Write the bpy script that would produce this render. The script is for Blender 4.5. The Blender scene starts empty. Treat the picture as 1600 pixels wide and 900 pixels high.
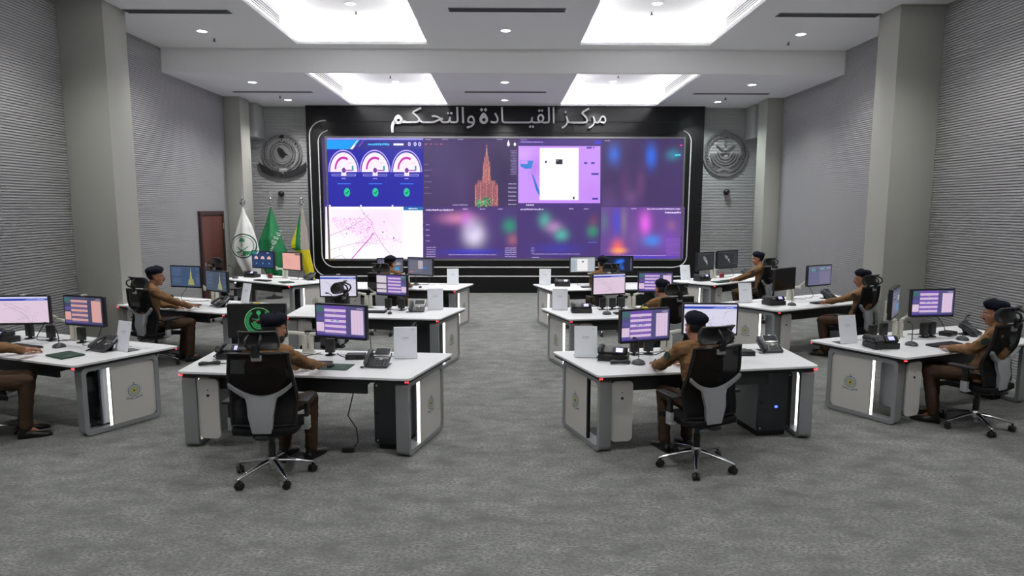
import bpy, bmesh, math, random
from math import sin, cos, pi, radians, sqrt, atan2, exp, hypot
from mathutils import Vector, Matrix, noise
from mathutils.geometry import tessellate_polygon

random.seed(7)
SC = bpy.context.scene
COL = SC.collection

# ------------------------------------------------------------------ camera, world, exposure
cam_d = bpy.data.cameras.new('camera')
cam_d.sensor_width = 36.0
cam_d.lens = 1020.78 / 1600 * 36.0
cam_d.clip_end = 200
cam = bpy.data.objects.new('camera', cam_d)
COL.objects.link(cam)
_r = Vector((0.999926, -0.01211687, 0.00108637))
_u = Vector((3.85533e-04, 0.120816525, 0.99267478))
_f = Vector((0.01215936, 0.9926009, -0.12081226))
cam.matrix_world = Matrix(((_r.x, _u.x, -_f.x, 0), (_r.y, _u.y, -_f.y, 0), (_r.z, _u.z, -_f.z, 2.3), (0, 0, 0, 1)))
SC.camera = cam

W = bpy.data.worlds.new('world')
SC.world = W
W.use_nodes = True
W.node_tree.nodes['Background'].inputs[0].default_value = (0.6, 0.65, 0.7, 1)
W.node_tree.nodes['Background'].inputs[1].default_value = 0.02
SC.view_settings.view_transform = 'Standard'
SC.view_settings.look = 'None'
SC.view_settings.exposure = 0.2
SC.view_settings.gamma = 1.0
SC.view_settings.use_curve_mapping = False
SC.cycles.use_denoising = True
SC.cycles.max_bounces = 8
SC.cycles.diffuse_bounces = 5
SC.cycles.glossy_bounces = 3
SC.cycles.sample_clamp_indirect = 6.0
COVE_STRENGTH = 42.0      # LED strips on the coffer ledges
SPOT_ENERGY = 265.0        # each recessed downlight
SCREEN_STRENGTH = 1.0
FZ = -0.03                # carpet level

# ------------------------------------------------------------------ helpers
def lin(c):
    c = c / 255.0
    return c / 12.92 if c <= 0.04045 else ((c + 0.055) / 1.055) ** 2.4
def rgb(r, g, b): return (lin(r), lin(g), lin(b), 1.0)

MATS = {}
def mat(name, color, rough=0.5, metal=0.0, emit=0.0, spec=0.5, bump=None, vary=None, trans=0.0, alpha=1.0):
    if name in MATS: return MATS[name]
    m = bpy.data.materials.new(name); m.use_nodes = True
    nt = m.node_tree; b = nt.nodes['Principled BSDF']
    b.inputs['Base Color'].default_value = color
    b.inputs['Roughness'].default_value = rough
    b.inputs['Metallic'].default_value = metal
    b.inputs['Specular IOR Level'].default_value = spec
    if trans: b.inputs['Transmission Weight'].default_value = trans
    if alpha < 1: b.inputs['Alpha'].default_value = alpha
    if emit:
        b.inputs['Emission Color'].default_value = color
        b.inputs['Emission Strength'].default_value = emit
    if bump or vary:
        tc = nt.nodes.new('ShaderNodeTexCoord')
    if vary:      # (scale, amount)
        n = nt.nodes.new('ShaderNodeTexNoise'); n.inputs['Scale'].default_value = vary[0]; n.inputs['Detail'].default_value = 3
        nt.links.new(tc.outputs['Object'], n.inputs['Vector'])
        mx = nt.nodes.new('ShaderNodeMixRGB'); mx.inputs[1].default_value = tuple(c * (1 - vary[1]) for c in color[:3]) + (1,)
        mx.inputs[2].default_value = tuple(min(1, c * (1 + vary[1])) for c in color[:3]) + (1,)
        nt.links.new(n.outputs['Fac'], mx.inputs[0]); nt.links.new(mx.outputs[0], b.inputs['Base Color'])
    if bump:      # (scale, strength, distance)
        n = nt.nodes.new('ShaderNodeTexNoise'); n.inputs['Scale'].default_value = bump[0]
        nt.links.new(tc.outputs['Object'], n.inputs['Vector'])
        bp = nt.nodes.new('ShaderNodeBump'); bp.inputs['Strength'].default_value = bump[1]; bp.inputs['Distance'].default_value = bump[2]
        nt.links.new(n.outputs['Fac'], bp.inputs['Height']); nt.links.new(bp.outputs['Normal'], b.inputs['Normal'])
    MATS[name] = m
    return m

def screen_mat(strength=1.0):
    key = 'screen_picture_%g' % strength
    if key in MATS: return MATS[key]
    m = bpy.data.materials.new(key); m.use_nodes = True
    nt = m.node_tree; b = nt.nodes['Principled BSDF']
    a = nt.nodes.new('ShaderNodeAttribute'); a.attribute_name = 'col'
    b.inputs['Base Color'].default_value = (0.01, 0.01, 0.012, 1)
    b.inputs['Roughness'].default_value = 0.35
    nt.links.new(a.outputs['Color'], b.inputs['Emission Color'])
    b.inputs['Emission Strength'].default_value = strength
    MATS[key] = m
    return m

def print_mat():
    if 'printed' in MATS: return MATS['printed']
    m = bpy.data.materials.new('printed'); m.use_nodes = True
    nt = m.node_tree; b = nt.nodes['Principled BSDF']
    a = nt.nodes.new('ShaderNodeAttribute'); a.attribute_name = 'col'
    nt.links.new(a.outputs['Color'], b.inputs['Base Color'])
    b.inputs['Roughness'].default_value = 0.6
    MATS['printed'] = m
    return m

class MB:
    """collects faces; build() links them as one mesh object"""
    def __init__(self):
        self.v = []; self.f = []; self.mi = []; self.c = []; self.M = Matrix.Identity(4); self.hascol = False
    def add(self, verts, faces, m=0, col=None):
        o = len(self.v); M = self.M
        self.v += [tuple(M @ Vector(p)) for p in verts]
        for f in faces:
            self.f.append(tuple(i + o for i in f)); self.mi.append(m); self.c.append(col)
        if col is not None: self.hascol = True
    def box(self, c, s, b=0.0, R=None, m=0, seg=2):
        bm = bmesh.new(); bmesh.ops.create_cube(bm, size=1.0)
        bmesh.ops.scale(bm, vec=s, verts=bm.verts)
        if b > 0: bmesh.ops.bevel(bm, geom=list(bm.edges), offset=b, segments=seg, profile=0.5, affect='EDGES')
        T = Matrix.Translation(c) @ (R.to_4x4() if R is not None else Matrix.Identity(4))
        bm.verts.index_update()
        self.add([tuple(T @ v.co) for v in bm.verts], [[v.index for v in f.verts] for f in bm.faces], m)
        bm.free()
    def prism(self, pts, z0, z1, m=0, A=None, cap=True):
        """outline pts (x,y) CCW, extruded z0..z1, placed by matrix A"""
        A = A or Matrix.Identity(4); n = len(pts)
        vs = [tuple(A @ Vector((x, y, z0))) for x, y in pts] + [tuple(A @ Vector((x, y, z1))) for x, y in pts]
        fs = [(i, (i + 1) % n, n + (i + 1) % n, n + i) for i in range(n)]
        if cap: fs += [tuple(range(n - 1, -1, -1)), tuple(range(n, 2 * n))]
        self.add(vs, fs, m)
    def ring(self, outer, inner, z0, z1, m=0, A=None):
        A = A or Matrix.Identity(4); n = len(outer)
        vs = []
        for P, z in ((outer, z0), (outer, z1), (inner, z0), (inner, z1)):
            vs += [tuple(A @ Vector((x, y, z))) for x, y in P]
        fs = []
        for i in range(n):
            j = (i + 1) % n
            fs += [(i, j, n + j, n + i), (2 * n + j, 2 * n + i, 3 * n + i, 3 * n + j), (n + i, n + j, 3 * n + j, 3 * n + i), (j, i, 2 * n + i, 2 * n + j)]
        self.add(vs, fs, m)
    def tube(self, pts, r, n=8, m=0, closed=False):
        pts = [Vector(p) for p in pts]; k = len(pts)
        rs = r if isinstance(r, (list, tuple)) else [r] * k
        vs = []; fs = []; prev = None
        for i, p in enumerate(pts):
            if closed: t = pts[(i + 1) % k] - pts[i - 1]
            else: t = pts[min(i + 1, k - 1)] - pts[max(i - 1, 0)]
            t = t.normalized() if t.length > 1e-9 else Vector((0, 0, 1))
            if prev is None:
                a = t.orthogonal().normalized()
            else:
                a = prev - t * prev.dot(t)
                a = a.normalized() if a.length > 1e-6 else t.orthogonal().normalized()
            prev = a; b = t.cross(a)
            for j in range(n):
                q = 2 * pi * j / n
                vs.append(tuple(p + (a * cos(q) + b * sin(q)) * rs[i]))
        for i in range(k if closed else k - 1):
            i2 = (i + 1) % k
            for j in range(n):
                j2 = (j + 1) % n
                fs.append((i * n + j, i * n + j2, i2 * n + j2, i2 * n + j))
        if not closed: fs += [tuple(range(n - 1, -1, -1)), tuple((k - 1) * n + j for j in range(n))]
        self.add(vs, fs, m)
    def cyl(self, p0, p1, r0, r1=None, n=16, m=0): self.tube([p0, p1], [r0, r0 if r1 is None else r1], n, m)
    def ellipsoid(self, c, r, R=None, nu=16, nv=10, m=0):
        vs = []; fs = []; R = R or Matrix.Identity(3); c = Vector(c)
        vs.append(tuple(c + R @ Vector((0, 0, r[2]))))
        for i in range(1, nv):
            t = pi * i / nv
            for j in range(nu):
                q = 2 * pi * j / nu
                vs.append(tuple(c + R @ Vector((r[0] * sin(t) * cos(q), r[1] * sin(t) * sin(q), r[2] * cos(t)))))
        vs.append(tuple(c + R @ Vector((0, 0, -r[2]))))
        for j in range(nu): fs.append((0, 1 + j, 1 + (j + 1) % nu))
        for i in range(nv - 2):
            for j in range(nu):
                a = 1 + i * nu + j; b = 1 + i * nu + (j + 1) % nu
                fs.append((a, a + nu, b + nu, b))
        L = len(vs) - 1; o = 1 + (nv - 2) * nu
        for j in range(nu): fs.append((L, o + (j + 1) % nu, o + j))
        self.add(vs, fs, m)
    def capsule(self, p0, p1, r0, r1, n=14, m=0):
        p0 = Vector(p0); p1 = Vector(p1); d = (p1 - p0); L = d.length
        if L < 1e-6: self.ellipsoid(p0, (r0, r0, r0), m=m); return
        t = d / L; pts = []; rs = []
        for k in range(5):
            a = pi / 2 * (1 - k / 4.0); pts.append(p0 - t * r0 * sin(a)); rs.append(max(r0 * cos(a), 1e-4))
        for k in range(5):
            a = pi / 2 * k / 4.0; pts.append(p1 + t * r1 * sin(a)); rs.append(max(r1 * cos(a), 1e-4))
        self.tube(pts, rs, n, m)
    def loft(self, rings, m=0):
        """rings: lists of points with equal counts"""
        n = len(rings[0]); vs = [tuple(p) for R in rings for p in R]; fs = []
        for i in range(len(rings) - 1):
            for j in range(n):
                j2 = (j + 1) % n
                fs.append((i * n + j, i * n + j2, (i + 1) * n + j2, (i + 1) * n + j))
        fs += [tuple(range(n - 1, -1, -1)), tuple((len(rings) - 1) * n + j for j in range(n))]
        self.add(vs, fs, m)
    def lathe(self, prof, n=20, m=0, c=(0, 0, 0)):
        self.loft([[(c[0] + r * cos(2 * pi * j / n), c[1] + r * sin(2 * pi * j / n), c[2] + z) for j in range(n)] for r, z in prof], m)
    def sheet(self, fn, nu, nv, th=0.0, m=0):
        """fn(u,v)->(point, normal); a curved slab of thickness th"""
        P = [[fn(i / nu, j / nv) for j in range(nv + 1)] for i in range(nu + 1)]
        vs = []; idx = {}
        for s in (0, 1):
            for i in range(nu + 1):
                for j in range(nv + 1):
                    p, nn = P[i][j]; idx[(s, i, j)] = len(vs); vs.append(tuple(Vector(p) + Vector(nn) * (th * (0.5 if s else -0.5))))
        fs = []
        for i in range(nu):
            for j in range(nv):
                fs.append((idx[(1, i, j)], idx[(1, i + 1, j)], idx[(1, i + 1, j + 1)], idx[(1, i, j + 1)]))
                fs.append((idx[(0, i, j + 1)], idx[(0, i + 1, j + 1)], idx[(0, i + 1, j)], idx[(0, i, j)]))
        for i in range(nu):
            for j in (0, nv):
                q = (idx[(0, i, j)], idx[(0, i + 1, j)], idx[(1, i + 1, j)], idx[(1, i, j)])
                fs.append(q if j == 0 else q[::-1])
        for j in range(nv):
            for i in (0, nu):
                q = (idx[(0, i, j)], idx[(1, i, j)], idx[(1, i, j + 1)], idx[(0, i, j + 1)])
                fs.append(q if i == 0 else q[::-1])
        self.add(vs, fs, m)
    def build(self, name, mats, parent=None, smooth=40, loc=None, rotz=None, recalc=True):
        me = bpy.data.meshes.new(name); me.from_pydata(self.v, [], self.f)
        if not isinstance(mats, (list, tuple)): mats = [mats]
        for mm in mats: me.materials.append(mm)
        if len(mats) > 1: me.polygons.foreach_set('material_index', self.mi)
        if self.hascol:
            at = me.color_attributes.new('col', 'FLOAT_COLOR', 'CORNER')
            k = 0; buf = []
            for f, c in zip(self.f, self.c):
                if c is None: c = (1, 1, 1, 1)
                if isinstance(c[0], (tuple, list)):
                    for q in c: buf += list(q)
                else: buf += list(c) * len(f)
            at.data.foreach_set('color', buf)
        if recalc and not self.hascol:
            bm = bmesh.new(); bm.from_mesh(me); bmesh.ops.recalc_face_normals(bm, faces=bm.faces); bm.to_mesh(me); bm.free()
        if smooth:
            me.polygons.foreach_set('use_smooth', [True] * len(me.polygons))
            me.set_sharp_from_angle(angle=radians(smooth))
        me.update()
        o = bpy.data.objects.new(name, me); COL.objects.link(o)
        if parent is not None: o.parent = parent
        if loc is not None: o.location = loc
        if rotz is not None: o.rotation_euler = (0, 0, rotz)
        return o

def tag(o, label=None, cat=None, group=None, kind=None):
    if label: o['label'] = label
    if cat: o['category'] = cat
    if group: o['group'] = group
    if kind: o['kind'] = kind
    return o
def thing(name, label, cat, loc=(0, 0, 0), rotz=0.0, group=None):
    o = bpy.data.objects.new(name, None); COL.objects.link(o); o.empty_display_size = 0.1
    o.location = loc; o.rotation_euler = (0, 0, rotz)
    return tag(o, label, cat, group)
def copy_tree(o, parent=None):
    c = o.copy(); COL.objects.link(c)
    if parent is not None:
        c.parent = parent; c.matrix_parent_inverse = o.matrix_parent_inverse.copy()
    for ch in list(o.children): copy_tree(ch, c)
    return c
PROTO = {}
def place(key, maker, loc, rotz, label, cat, group=None):
    """first use builds the thing, later uses copy it with its parts"""
    if key not in PROTO:
        o = maker(); PROTO[key] = o
    else: o = copy_tree(PROTO[key])
    o.location = loc; o.rotation_euler = (0, 0, rotz)
    for k in ('label', 'category', 'group'):
        if k in o: del o[k]
    return tag(o, label, cat, group)

def rrect(w, h, r, n=5, cx=0, cy=0):
    pts = []
    for sx, sy, a0 in ((1, -1, -90), (1, 1, 0), (-1, 1, 90), (-1, -1, 180)):
        for k in range(n + 1):
            a = radians(a0 + 90.0 * k / n)
            pts.append((cx + sx * (w / 2 - r) + r * cos(a), cy + sy * (h / 2 - r) + r * sin(a)))
    return pts
def round_poly(P, r, n=4):
    out = []; k = len(P)
    for i in range(k):
        p = Vector(P[i]); a = (Vector(P[i - 1]) - p).normalized(); b = (Vector(P[(i + 1) % k]) - p).normalized()
        for j in range(n + 1):
            t = j / n; q = p + a * r * (1 - t) ** 2 + b * r * t ** 2
            out.append((q.x, q.y))
    return out
def rotz(a): return Matrix.Rotation(a, 4, 'Z')
XZ = Matrix(((1, 0, 0, 0), (0, 0, -1, 0), (0, 1, 0, 0), (0, 0, 0, 1)))     # (x,y,z) -> (x,-z,y): outline stands upright, extrudes to -Y

class Paint(MB):
    """flat artwork in the XZ plane, facing -Y; u,v in 0..1; layers keep shapes apart"""
    def __init__(self, w, h, step=0.0004, place_fn=None):
        super().__init__(); self.w = w; self.h = h; self.ax = 1.0; self.step = step; self.fn = place_fn
    def P(self, u, v, l):
        if self.fn: return self.fn(u, v, l * self.step)
        return ((u - 0.5) * self.w, -l * self.step, (v - 0.5) * self.h)
    def poly(self, pts, col, l=1): self.add([self.P(u, v, l) for u, v in pts], [tuple(range(len(pts)))], 0, col)
    def rect(self, u0, v0, u1, v1, col, l=1): self.poly([(u0, v0), (u1, v0), (u1, v1), (u0, v1)], col, l)
    def asp(self): return self.w / self.h * self.ax
    def disc(self, u, v, r, col, l=1, n=24, a0=0, a1=360):
        """r in fractions of the height"""
        k = self.asp(); pts = []
        full = abs(a1 - a0) >= 360
        for i in range(n + (0 if full else 1)):
            a = radians(a0 + (a1 - a0) * i / n); pts.append((u + r * cos(a) / k, v + r * sin(a)))
        if not full: pts.append((u, v))
        self.poly(pts, col, l)
    def arc(self, u, v, r0, r1, a0, a1, col, l=1, n=24):
        k = self.asp()
        for i in range(n):
            a = radians(a0 + (a1 - a0) * i / n); b = radians(a0 + (a1 - a0) * (i + 1) / n)
            self.poly([(u + r0 * cos(a) / k, v + r0 * sin(a)), (u + r1 * cos(a) / k, v + r1 * sin(a)), (u + r1 * cos(b) / k, v + r1 * sin(b)), (u + r0 * cos(b) / k, v + r0 * sin(b))], col, l)
    def line(self, pts, wd, col, l=1):
        k = self.asp()
        for (a, b), (c, d) in zip(pts, pts[1:]):
            dx = (c - a) * k; dy = d - b; L = hypot(dx, dy) or 1; nx = -dy / L * wd / 2 / k; ny = dx / L * wd / 2
            self.poly([(a - nx, b - ny), (c - nx, d - ny), (c + nx, d + ny), (a + nx, b + ny)], col, l)
    def dashes(self, u0, u1, v, h, col, l=2, seed=0, mn=0.4, mx=1.6):
        """a line of tiny illegible writing"""
        rnd = random.Random(seed); k = self.asp(); u = u0
        while u < u1:
            w = h * rnd.uniform(mn, mx) / k
            self.rect(u, v - h * rnd.uniform(.3, .5), min(u + w, u1), v + h * rnd.uniform(.2, .6), col, l); u += w + h * .35 / k
    def grad(self, u0, v0, u1, v1, nx, ny, fn, l=1):
        C = [[fn(u0 + (u1 - u0) * i / nx, v0 + (v1 - v0) * j / ny) for j in range(ny + 1)] for i in range(nx + 1)]
        for i in range(nx):
            for j in range(ny):
                a, b = u0 + (u1 - u0) * i / nx, u0 + (u1 - u0) * (i + 1) / nx
                c, d = v0 + (v1 - v0) * j / ny, v0 + (v1 - v0) * (j + 1) / ny
                self.add([self.P(a, c, l), self.P(b, c, l), self.P(b, d, l), self.P(a, d, l)], [(0, 1, 2, 3)], 0, (C[i][j], C[i + 1][j], C[i + 1][j + 1], C[i][j + 1]))

# ------------------------------------------------------------------ materials
m_white = mat('white_laminate', rgb(236, 238, 240), 0.35, vary=(3, 0.02))
m_panel = mat('white_panel', rgb(208, 206, 202), 0.4, vary=(3, 0.02))
m_grey = mat('silver_grey_paint', rgb(150, 153, 155), 0.38, metal=0.25, vary=(6, 0.04))
m_cab = mat('grey_cabinet', rgb(140, 142, 146), 0.45, vary=(5, 0.03))
m_darkg = mat('dark_grey_paint', rgb(48, 50, 53), 0.5, vary=(5, 0.05))
m_black = mat('black_plastic', rgb(24, 24, 26), 0.45, vary=(20, 0.1))
m_blackm = mat('black_satin', rgb(16, 16, 18), 0.35)
m_fabric = mat('black_fabric', rgb(20, 20, 22), 0.9, spec=0.2, bump=(300, 0.3, 0.002))
m_mesh = mat('black_mesh', rgb(15, 15, 17), 0.75, spec=0.25, bump=(500, 0.4, 0.002), alpha=0.86)
m_chair = mat('light_grey_plastic', rgb(158, 160, 163), 0.4, vary=(8, 0.03))
m_chrome = mat('polished_aluminium', rgb(205, 205, 208), 0.18, metal=1.0)
m_silver = mat('silver_metal', rgb(190, 190, 190), 0.3, metal=1.0)
m_glass = mat('smoked_glass', rgb(26, 34, 38), 0.12, spec=0.6)
m_led = mat('white_led', (1, 0.98, 0.96, 1), 0.4, emit=2.2)
m_red = mat('red_led', (1, 0.03, 0.04, 1), 0.4, emit=5.0)
m_blue = mat('blue_led', (0.03, 0.06, 1, 1), 0.4, emit=6.0)
m_cream = mat('cream_metal', rgb(205, 204, 192), 0.35, vary=(8, 0.03))
m_screenoff = mat('screen_black', rgb(12, 12, 14), 0.15)
m_navy = mat('navy_wool', rgb(20, 22, 34), 0.95, spec=0.15, bump=(200, 0.3, 0.002))
m_skin = mat('skin', rgb(158, 108, 82), 0.55, vary=(30, 0.08))
m_hair = mat('dark_hair', rgb(22, 18, 16), 0.7, bump=(300, 0.5, 0.002))
m_shirt = mat('brown_uniform_shirt', rgb(122, 91, 61), 0.85, spec=0.2, vary=(14, 0.1), bump=(500, 0.15, 0.001))
m_trouser = mat('shaded_brown_uniform_trousers', rgb(62, 46, 34), 0.88, spec=0.2, vary=(14, 0.1))  # uniform brown like the shirt, darkened: shade is put into the colour
m_shoe = mat('black_leather', rgb(16, 15, 15), 0.35)
m_paper = mat('white_paper', rgb(242, 245, 250), 0.6, vary=(4, 0.01))
m_acryl = mat('clear_acrylic', rgb(235, 240, 245), 0.08, trans=0.9)
m_gpad = mat('green_leatherette', rgb(24, 58, 44), 0.6, vary=(40, 0.08))
m_keys = mat('charcoal_keys', rgb(34, 35, 38), 0.5)
m_phone = mat('charcoal_phone', rgb(58, 60, 64), 0.45, vary=(20, 0.05))
m_lcd = mat('grey_lcd', rgb(56, 60, 66), 0.2)
m_lav = mat('lavender_display', rgb(180, 178, 240), 0.3, emit=0.9)
m_yellow = mat('yellow_sticker', rgb(196, 180, 74), 0.6)
m_redbox = mat('red_plastic', rgb(150, 24, 34), 0.45)
# ------------------------------------------------------------------ room
WL, WR = -6.927, 6.978
H1, H2 = 5.504, 5.035
YB, YP, YW, Y0 = 13.737, 18.0, 18.25, -4.5

def carpet():
    m = bpy.data.materials.new('grey_carpet'); m.use_nodes = True; nt = m.node_tree; b = nt.nodes['Principled BSDF']
    N = nt.nodes.new; Lk = nt.links.new
    tc = N('ShaderNodeTexCoord')
    mp = N('ShaderNodeMapping'); mp.inputs['Scale'].default_value = (1.3, 2.1, 1); Lk(tc.outputs['Object'], mp.inputs[0])
    n1 = N('ShaderNodeTexNoise'); n1.inputs['Scale'].default_value = 2.4; n1.inputs['Detail'].default_value = 6; n1.inputs['Roughness'].default_value = 0.62; Lk(mp.outputs[0], n1.inputs['Vector'])
    r1 = N('ShaderNodeValToRGB'); r1.color_ramp.elements[0].position = 0.30; r1.color_ramp.elements[1].position = 0.72; Lk(n1.outputs['Fac'], r1.inputs[0])
    mp2 = N('ShaderNodeMapping'); mp2.inputs['Scale'].default_value = (1, 1.7, 1); Lk(tc.outputs['Object'], mp2.inputs[0])
    n2 = N('ShaderNodeTexNoise'); n2.inputs['Scale'].default_value = 34; n2.inputs['Detail'].default_value = 4; n2.inputs['Roughness'].default_value = 0.75; Lk(mp2.outputs[0], n2.inputs['Vector'])
    r2 = N('ShaderNodeValToRGB'); r2.color_ramp.elements[0].position = 0.40; r2.color_ramp.elements[1].position = 0.60; Lk(n2.outputs['Fac'], r2.inputs[0])
    n3 = N('ShaderNodeTexNoise'); n3.inputs['Scale'].default_value = 0.7; n3.inputs['Detail'].default_value = 2; Lk(tc.outputs['Object'], n3.inputs['Vector'])
    # speckle is strong only in patches
    mul = N('ShaderNodeMath'); mul.operation = 'MULTIPLY'; Lk(r1.outputs[0], mul.inputs[0]); Lk(r2.outputs[0], mul.inputs[1])
    mx = N('ShaderNodeMixRGB'); mx.inputs[1].default_value = rgb(100, 102, 100); mx.inputs[2].default_value = rgb(158, 160, 156); Lk(mul.outputs[0], mx.inputs[0])
    mx2 = N('ShaderNodeMixRGB'); mx2.blend_type = 'MULTIPLY'; mx2.inputs[0].default_value = 0.3
    r3 = N('ShaderNodeValToRGB'); r3.color_ramp.elements[0].position = 0.35; r3.color_ramp.elements[0].color = (0.72, 0.73, 0.74, 1); r3.color_ramp.elements[1].position = 0.62
    Lk(n3.outputs['Fac'], r3.inputs[0]); Lk(mx.outputs[0], mx2.inputs[1]); Lk(r3.outputs[0], mx2.inputs[2])
    n4 = N('ShaderNodeTexNoise'); n4.inputs['Scale'].default_value = 9; n4.inputs['Detail'].default_value = 5; Lk(mp.outputs[0], n4.inputs['Vector'])
    r4 = N('ShaderNodeValToRGB'); r4.color_ramp.elements[0].position = 0.38; r4.color_ramp.elements[0].color = (0.82, 0.82, 0.82, 1); r4.color_ramp.elements[1].position = 0.6
    Lk(n4.outputs['Fac'], r4.inputs[0])
    mx3 = N('ShaderNodeMixRGB'); mx3.blend_type = 'MULTIPLY'; mx3.inputs[0].default_value = 0.3; Lk(mx2.outputs[0], mx3.inputs[1]); Lk(r4.outputs[0], mx3.inputs[2])
    Lk(mx3.outputs[0], b.inputs['Base Color']); b.inputs['Roughness'].default_value = 0.95; b.inputs['Specular IOR Level'].default_value = 0.15
    bp = N('ShaderNodeBump'); bp.inputs['Strength'].default_value = 0.4; bp.inputs['Distance'].default_value = 0.004; Lk(n2.outputs['Fac'], bp.inputs['Height']); Lk(bp.outputs[0], b.inputs['Normal'])
    return m
m_carpet = carpet()
m_wall = mat('grey_ribbed_panelling', rgb(166, 167, 168), 0.6, vary=(1.5, 0.03))
m_pillar = mat('beige_grey_paint', rgb(166, 167, 160), 0.7, vary=(1.2, 0.02))
m_ceil = mat('ceiling_white', rgb(238, 238, 240), 0.8, vary=(1.0, 0.01))
m_feature = mat('black_gloss_panel', rgb(20, 20, 22), 0.32, spec=0.4, vary=(1, 0.05))
m_line = mat('white_inlay', rgb(225, 225, 225), 0.4)
m_brownwood = mat('dark_red_brown_door', rgb(84, 44, 36), 0.45, vary=(6, 0.12))
m_vent = mat('vent_dark_slot', rgb(40, 40, 42), 0.6)
m_ventf = mat('vent_grey_frame', rgb(110, 110, 114), 0.5)
m_cove = mat('cove_led', (1.0, 0.985, 0.98, 1), 0.5, emit=COVE_STRENGTH)
m_lens = mat('downlight_lens', (1.0, 0.985, 0.96, 1), 0.5, emit=12.0)
m_lensg = mat('downlight_lens_greenish', (0.72, 1.0, 0.9, 1), 0.5, emit=9.0)

b = MB(); b.box((0, 6.9, FZ - 0.05), (14.2, 23.2, 0.1)); tag(b.build('floor', m_carpet, smooth=0), 'grey mottled carpet', kind='structure')

def ribbed(name, fn, z1, a0, a1, label, p=0.04, g=0.015, dp=0.022):
    """horizontal ribs with a groove between them; fn(along, depth, z) -> point"""
    prof = [(FZ, 0.0)]; z = FZ
    while z < z1:
        e = min(z + p, z1)
        prof += [(z, 0.0), (min(z + p - g, z1), 0.0), (min(z + p - g, z1), -dp), (e, -dp), (e, 0.0)]
        z += p
    prof = prof[1:]
    b = MB(); vs = []; fs = []
    for zz, d in prof:
        vs += [fn(a0, d, zz), fn(a1, d, zz)]
    for i in range(len(prof) - 1): fs.append((2 * i, 2 * i + 1, 2 * i + 3, 2 * i + 2))
    b.add(vs, fs)
    # backing
    b.add([fn(a0, -0.1, FZ), fn(a1, -0.1, FZ), fn(a1, -0.1, z1), fn(a0, -0.1, z1)], [(0, 1, 2, 3)])
    return tag(b.build(name, m_wall, smooth=0, recalc=False), label, kind='structure')
ribbed('wall_left', lambda a, d, z: (WL + d, a, z), H1 + 0.3, Y0, YW + 0.1, 'grey horizontally ribbed left wall')
ribbed('wall_right', lambda a, d, z: (WR - d, a, z), H1 + 0.3, Y0, YW + 0.1, 'grey horizontally ribbed right wall')
ribbed('wall_back', lambda a, d, z: (a, YW - d, z), H1 + 0.3, WL - 0.1, WR + 0.1, 'grey horizontally ribbed back wall', .08, .017, .014)
b = MB(); b.box((0, Y0 - 0.05, 2.88), (14.2, 0.1, 5.82)); tag(b.build('wall_front', m_pillar, smooth=0), 'plain wall behind the camera', kind='structure')

def pillar(name, x0, x1, y0, y1, h, label):
    b = MB(); b.box(((x0 + x1) / 2, (y0 + y1) / 2, (h + FZ) / 2), (x1 - x0, y1 - y0, h - FZ), 0.006)
    tag(b.build(name, m_pillar), label, kind='structure')
pillar('pillar_near_left', WL, -6.211, 10.62, 11.25, H1, 'beige grey square pillar on the left wall')
pillar('pillar_near_right', 6.257, WR, 10.68, 11.28, H1, 'beige grey square pillar on the right wall')
pillar('pillar_far_left', WL, -6.524, 16.62, 17.22, H2, 'far left pillar behind the flags')
pillar('pillar_far_right', 6.579, WR, 16.65, 17.24, H2, 'far right pillar by the back wall')
for nm, x0, x1 in (('trim_1', WL, -6.52), ('trim_2', 6.62, WR)):
    b = MB(); b.box(((x0 + x1) / 2, 17.9, 4.6), (x1 - x0, 0.68, 0.87), 0.005); tag(b.build(nm, m_wall), 'boxed soffit in the back corner of the ceiling', kind='structure')

# ceiling slabs with coffer openings
def slab(xs, ys, holes, z, th, b):
    for i in range(len(xs) - 1):
        for j in range(len(ys) - 1):
            if (i, j) in holes: continue
            b.add([(xs[i], ys[j], z), (xs[i + 1], ys[j], z), (xs[i + 1], ys[j + 1], z), (xs[i], ys[j + 1], z)], [(0, 3, 2, 1)])
XS = [WL, -4.06, -1.5, 1.5, 4.06, WR]
COFF = [(-4.06, -1.5, 5.4, 13.35, H1), (1.5, 4.06, 5.4, 13.35, H1), (-4.06, -1.5, -3.5, 3.9, H1), (1.5, 4.06, -3.5, 3.9, H1),
        (-4.06, -1.5, 13.8, 17.93, H2), (1.5, 4.06, 13.8, 17.93, H2)]
b = MB()
slab(XS, [Y0, -3.5, 3.9, 5.4, 13.35, YB], {(1, 1), (3, 1), (1, 3), (3, 3)}, H1, 0.06, b)
slab(XS, [YB, 13.8, 17.93, YW + 0.1], {(1, 1), (3, 1)}, H2, 0.06, b)
b.add([(WL, YB, H2), (WR, YB, H2), (WR, YB, H1), (WL, YB, H1)], [(0, 1, 2, 3)])
OUT = 0.13; LIP = 0.06; REC = 0.45
for x0, x1, y0, y1, z in COFF:
    zl, zt = z + LIP, z + REC
    X0, X1, YY0, YY1 = x0 - OUT, x1 + OUT, y0 - OUT, y1 + OUT
    if z == H2: YY0 = y0
    q = [(x0, y0), (x1, y0), (x1, y1), (x0, y1)]; Q = [(X0, YY0), (X1, YY0), (X1, YY1), (X0, YY1)]
    for i in range(4):
        j = (i + 1) % 4
        b.add([(*q[i], z), (*q[j], z), (*q[j], zl), (*q[i], zl)], [(0, 1, 2, 3)])
        b.add([(*q[i], zl), (*q[j], zl), (*Q[j], zl), (*Q[i], zl)], [(0, 1, 2, 3)])
        b.add([(*Q[i], zl), (*Q[j], zl), (*Q[j], zt), (*Q[i], zt)], [(0, 1, 2, 3)])
    b.add([(*p, zt) for p in Q], [(0, 1, 2, 3)])
b.box((0, 6.9, 6.3), (14.4, 23.4, 0.1))
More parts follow.
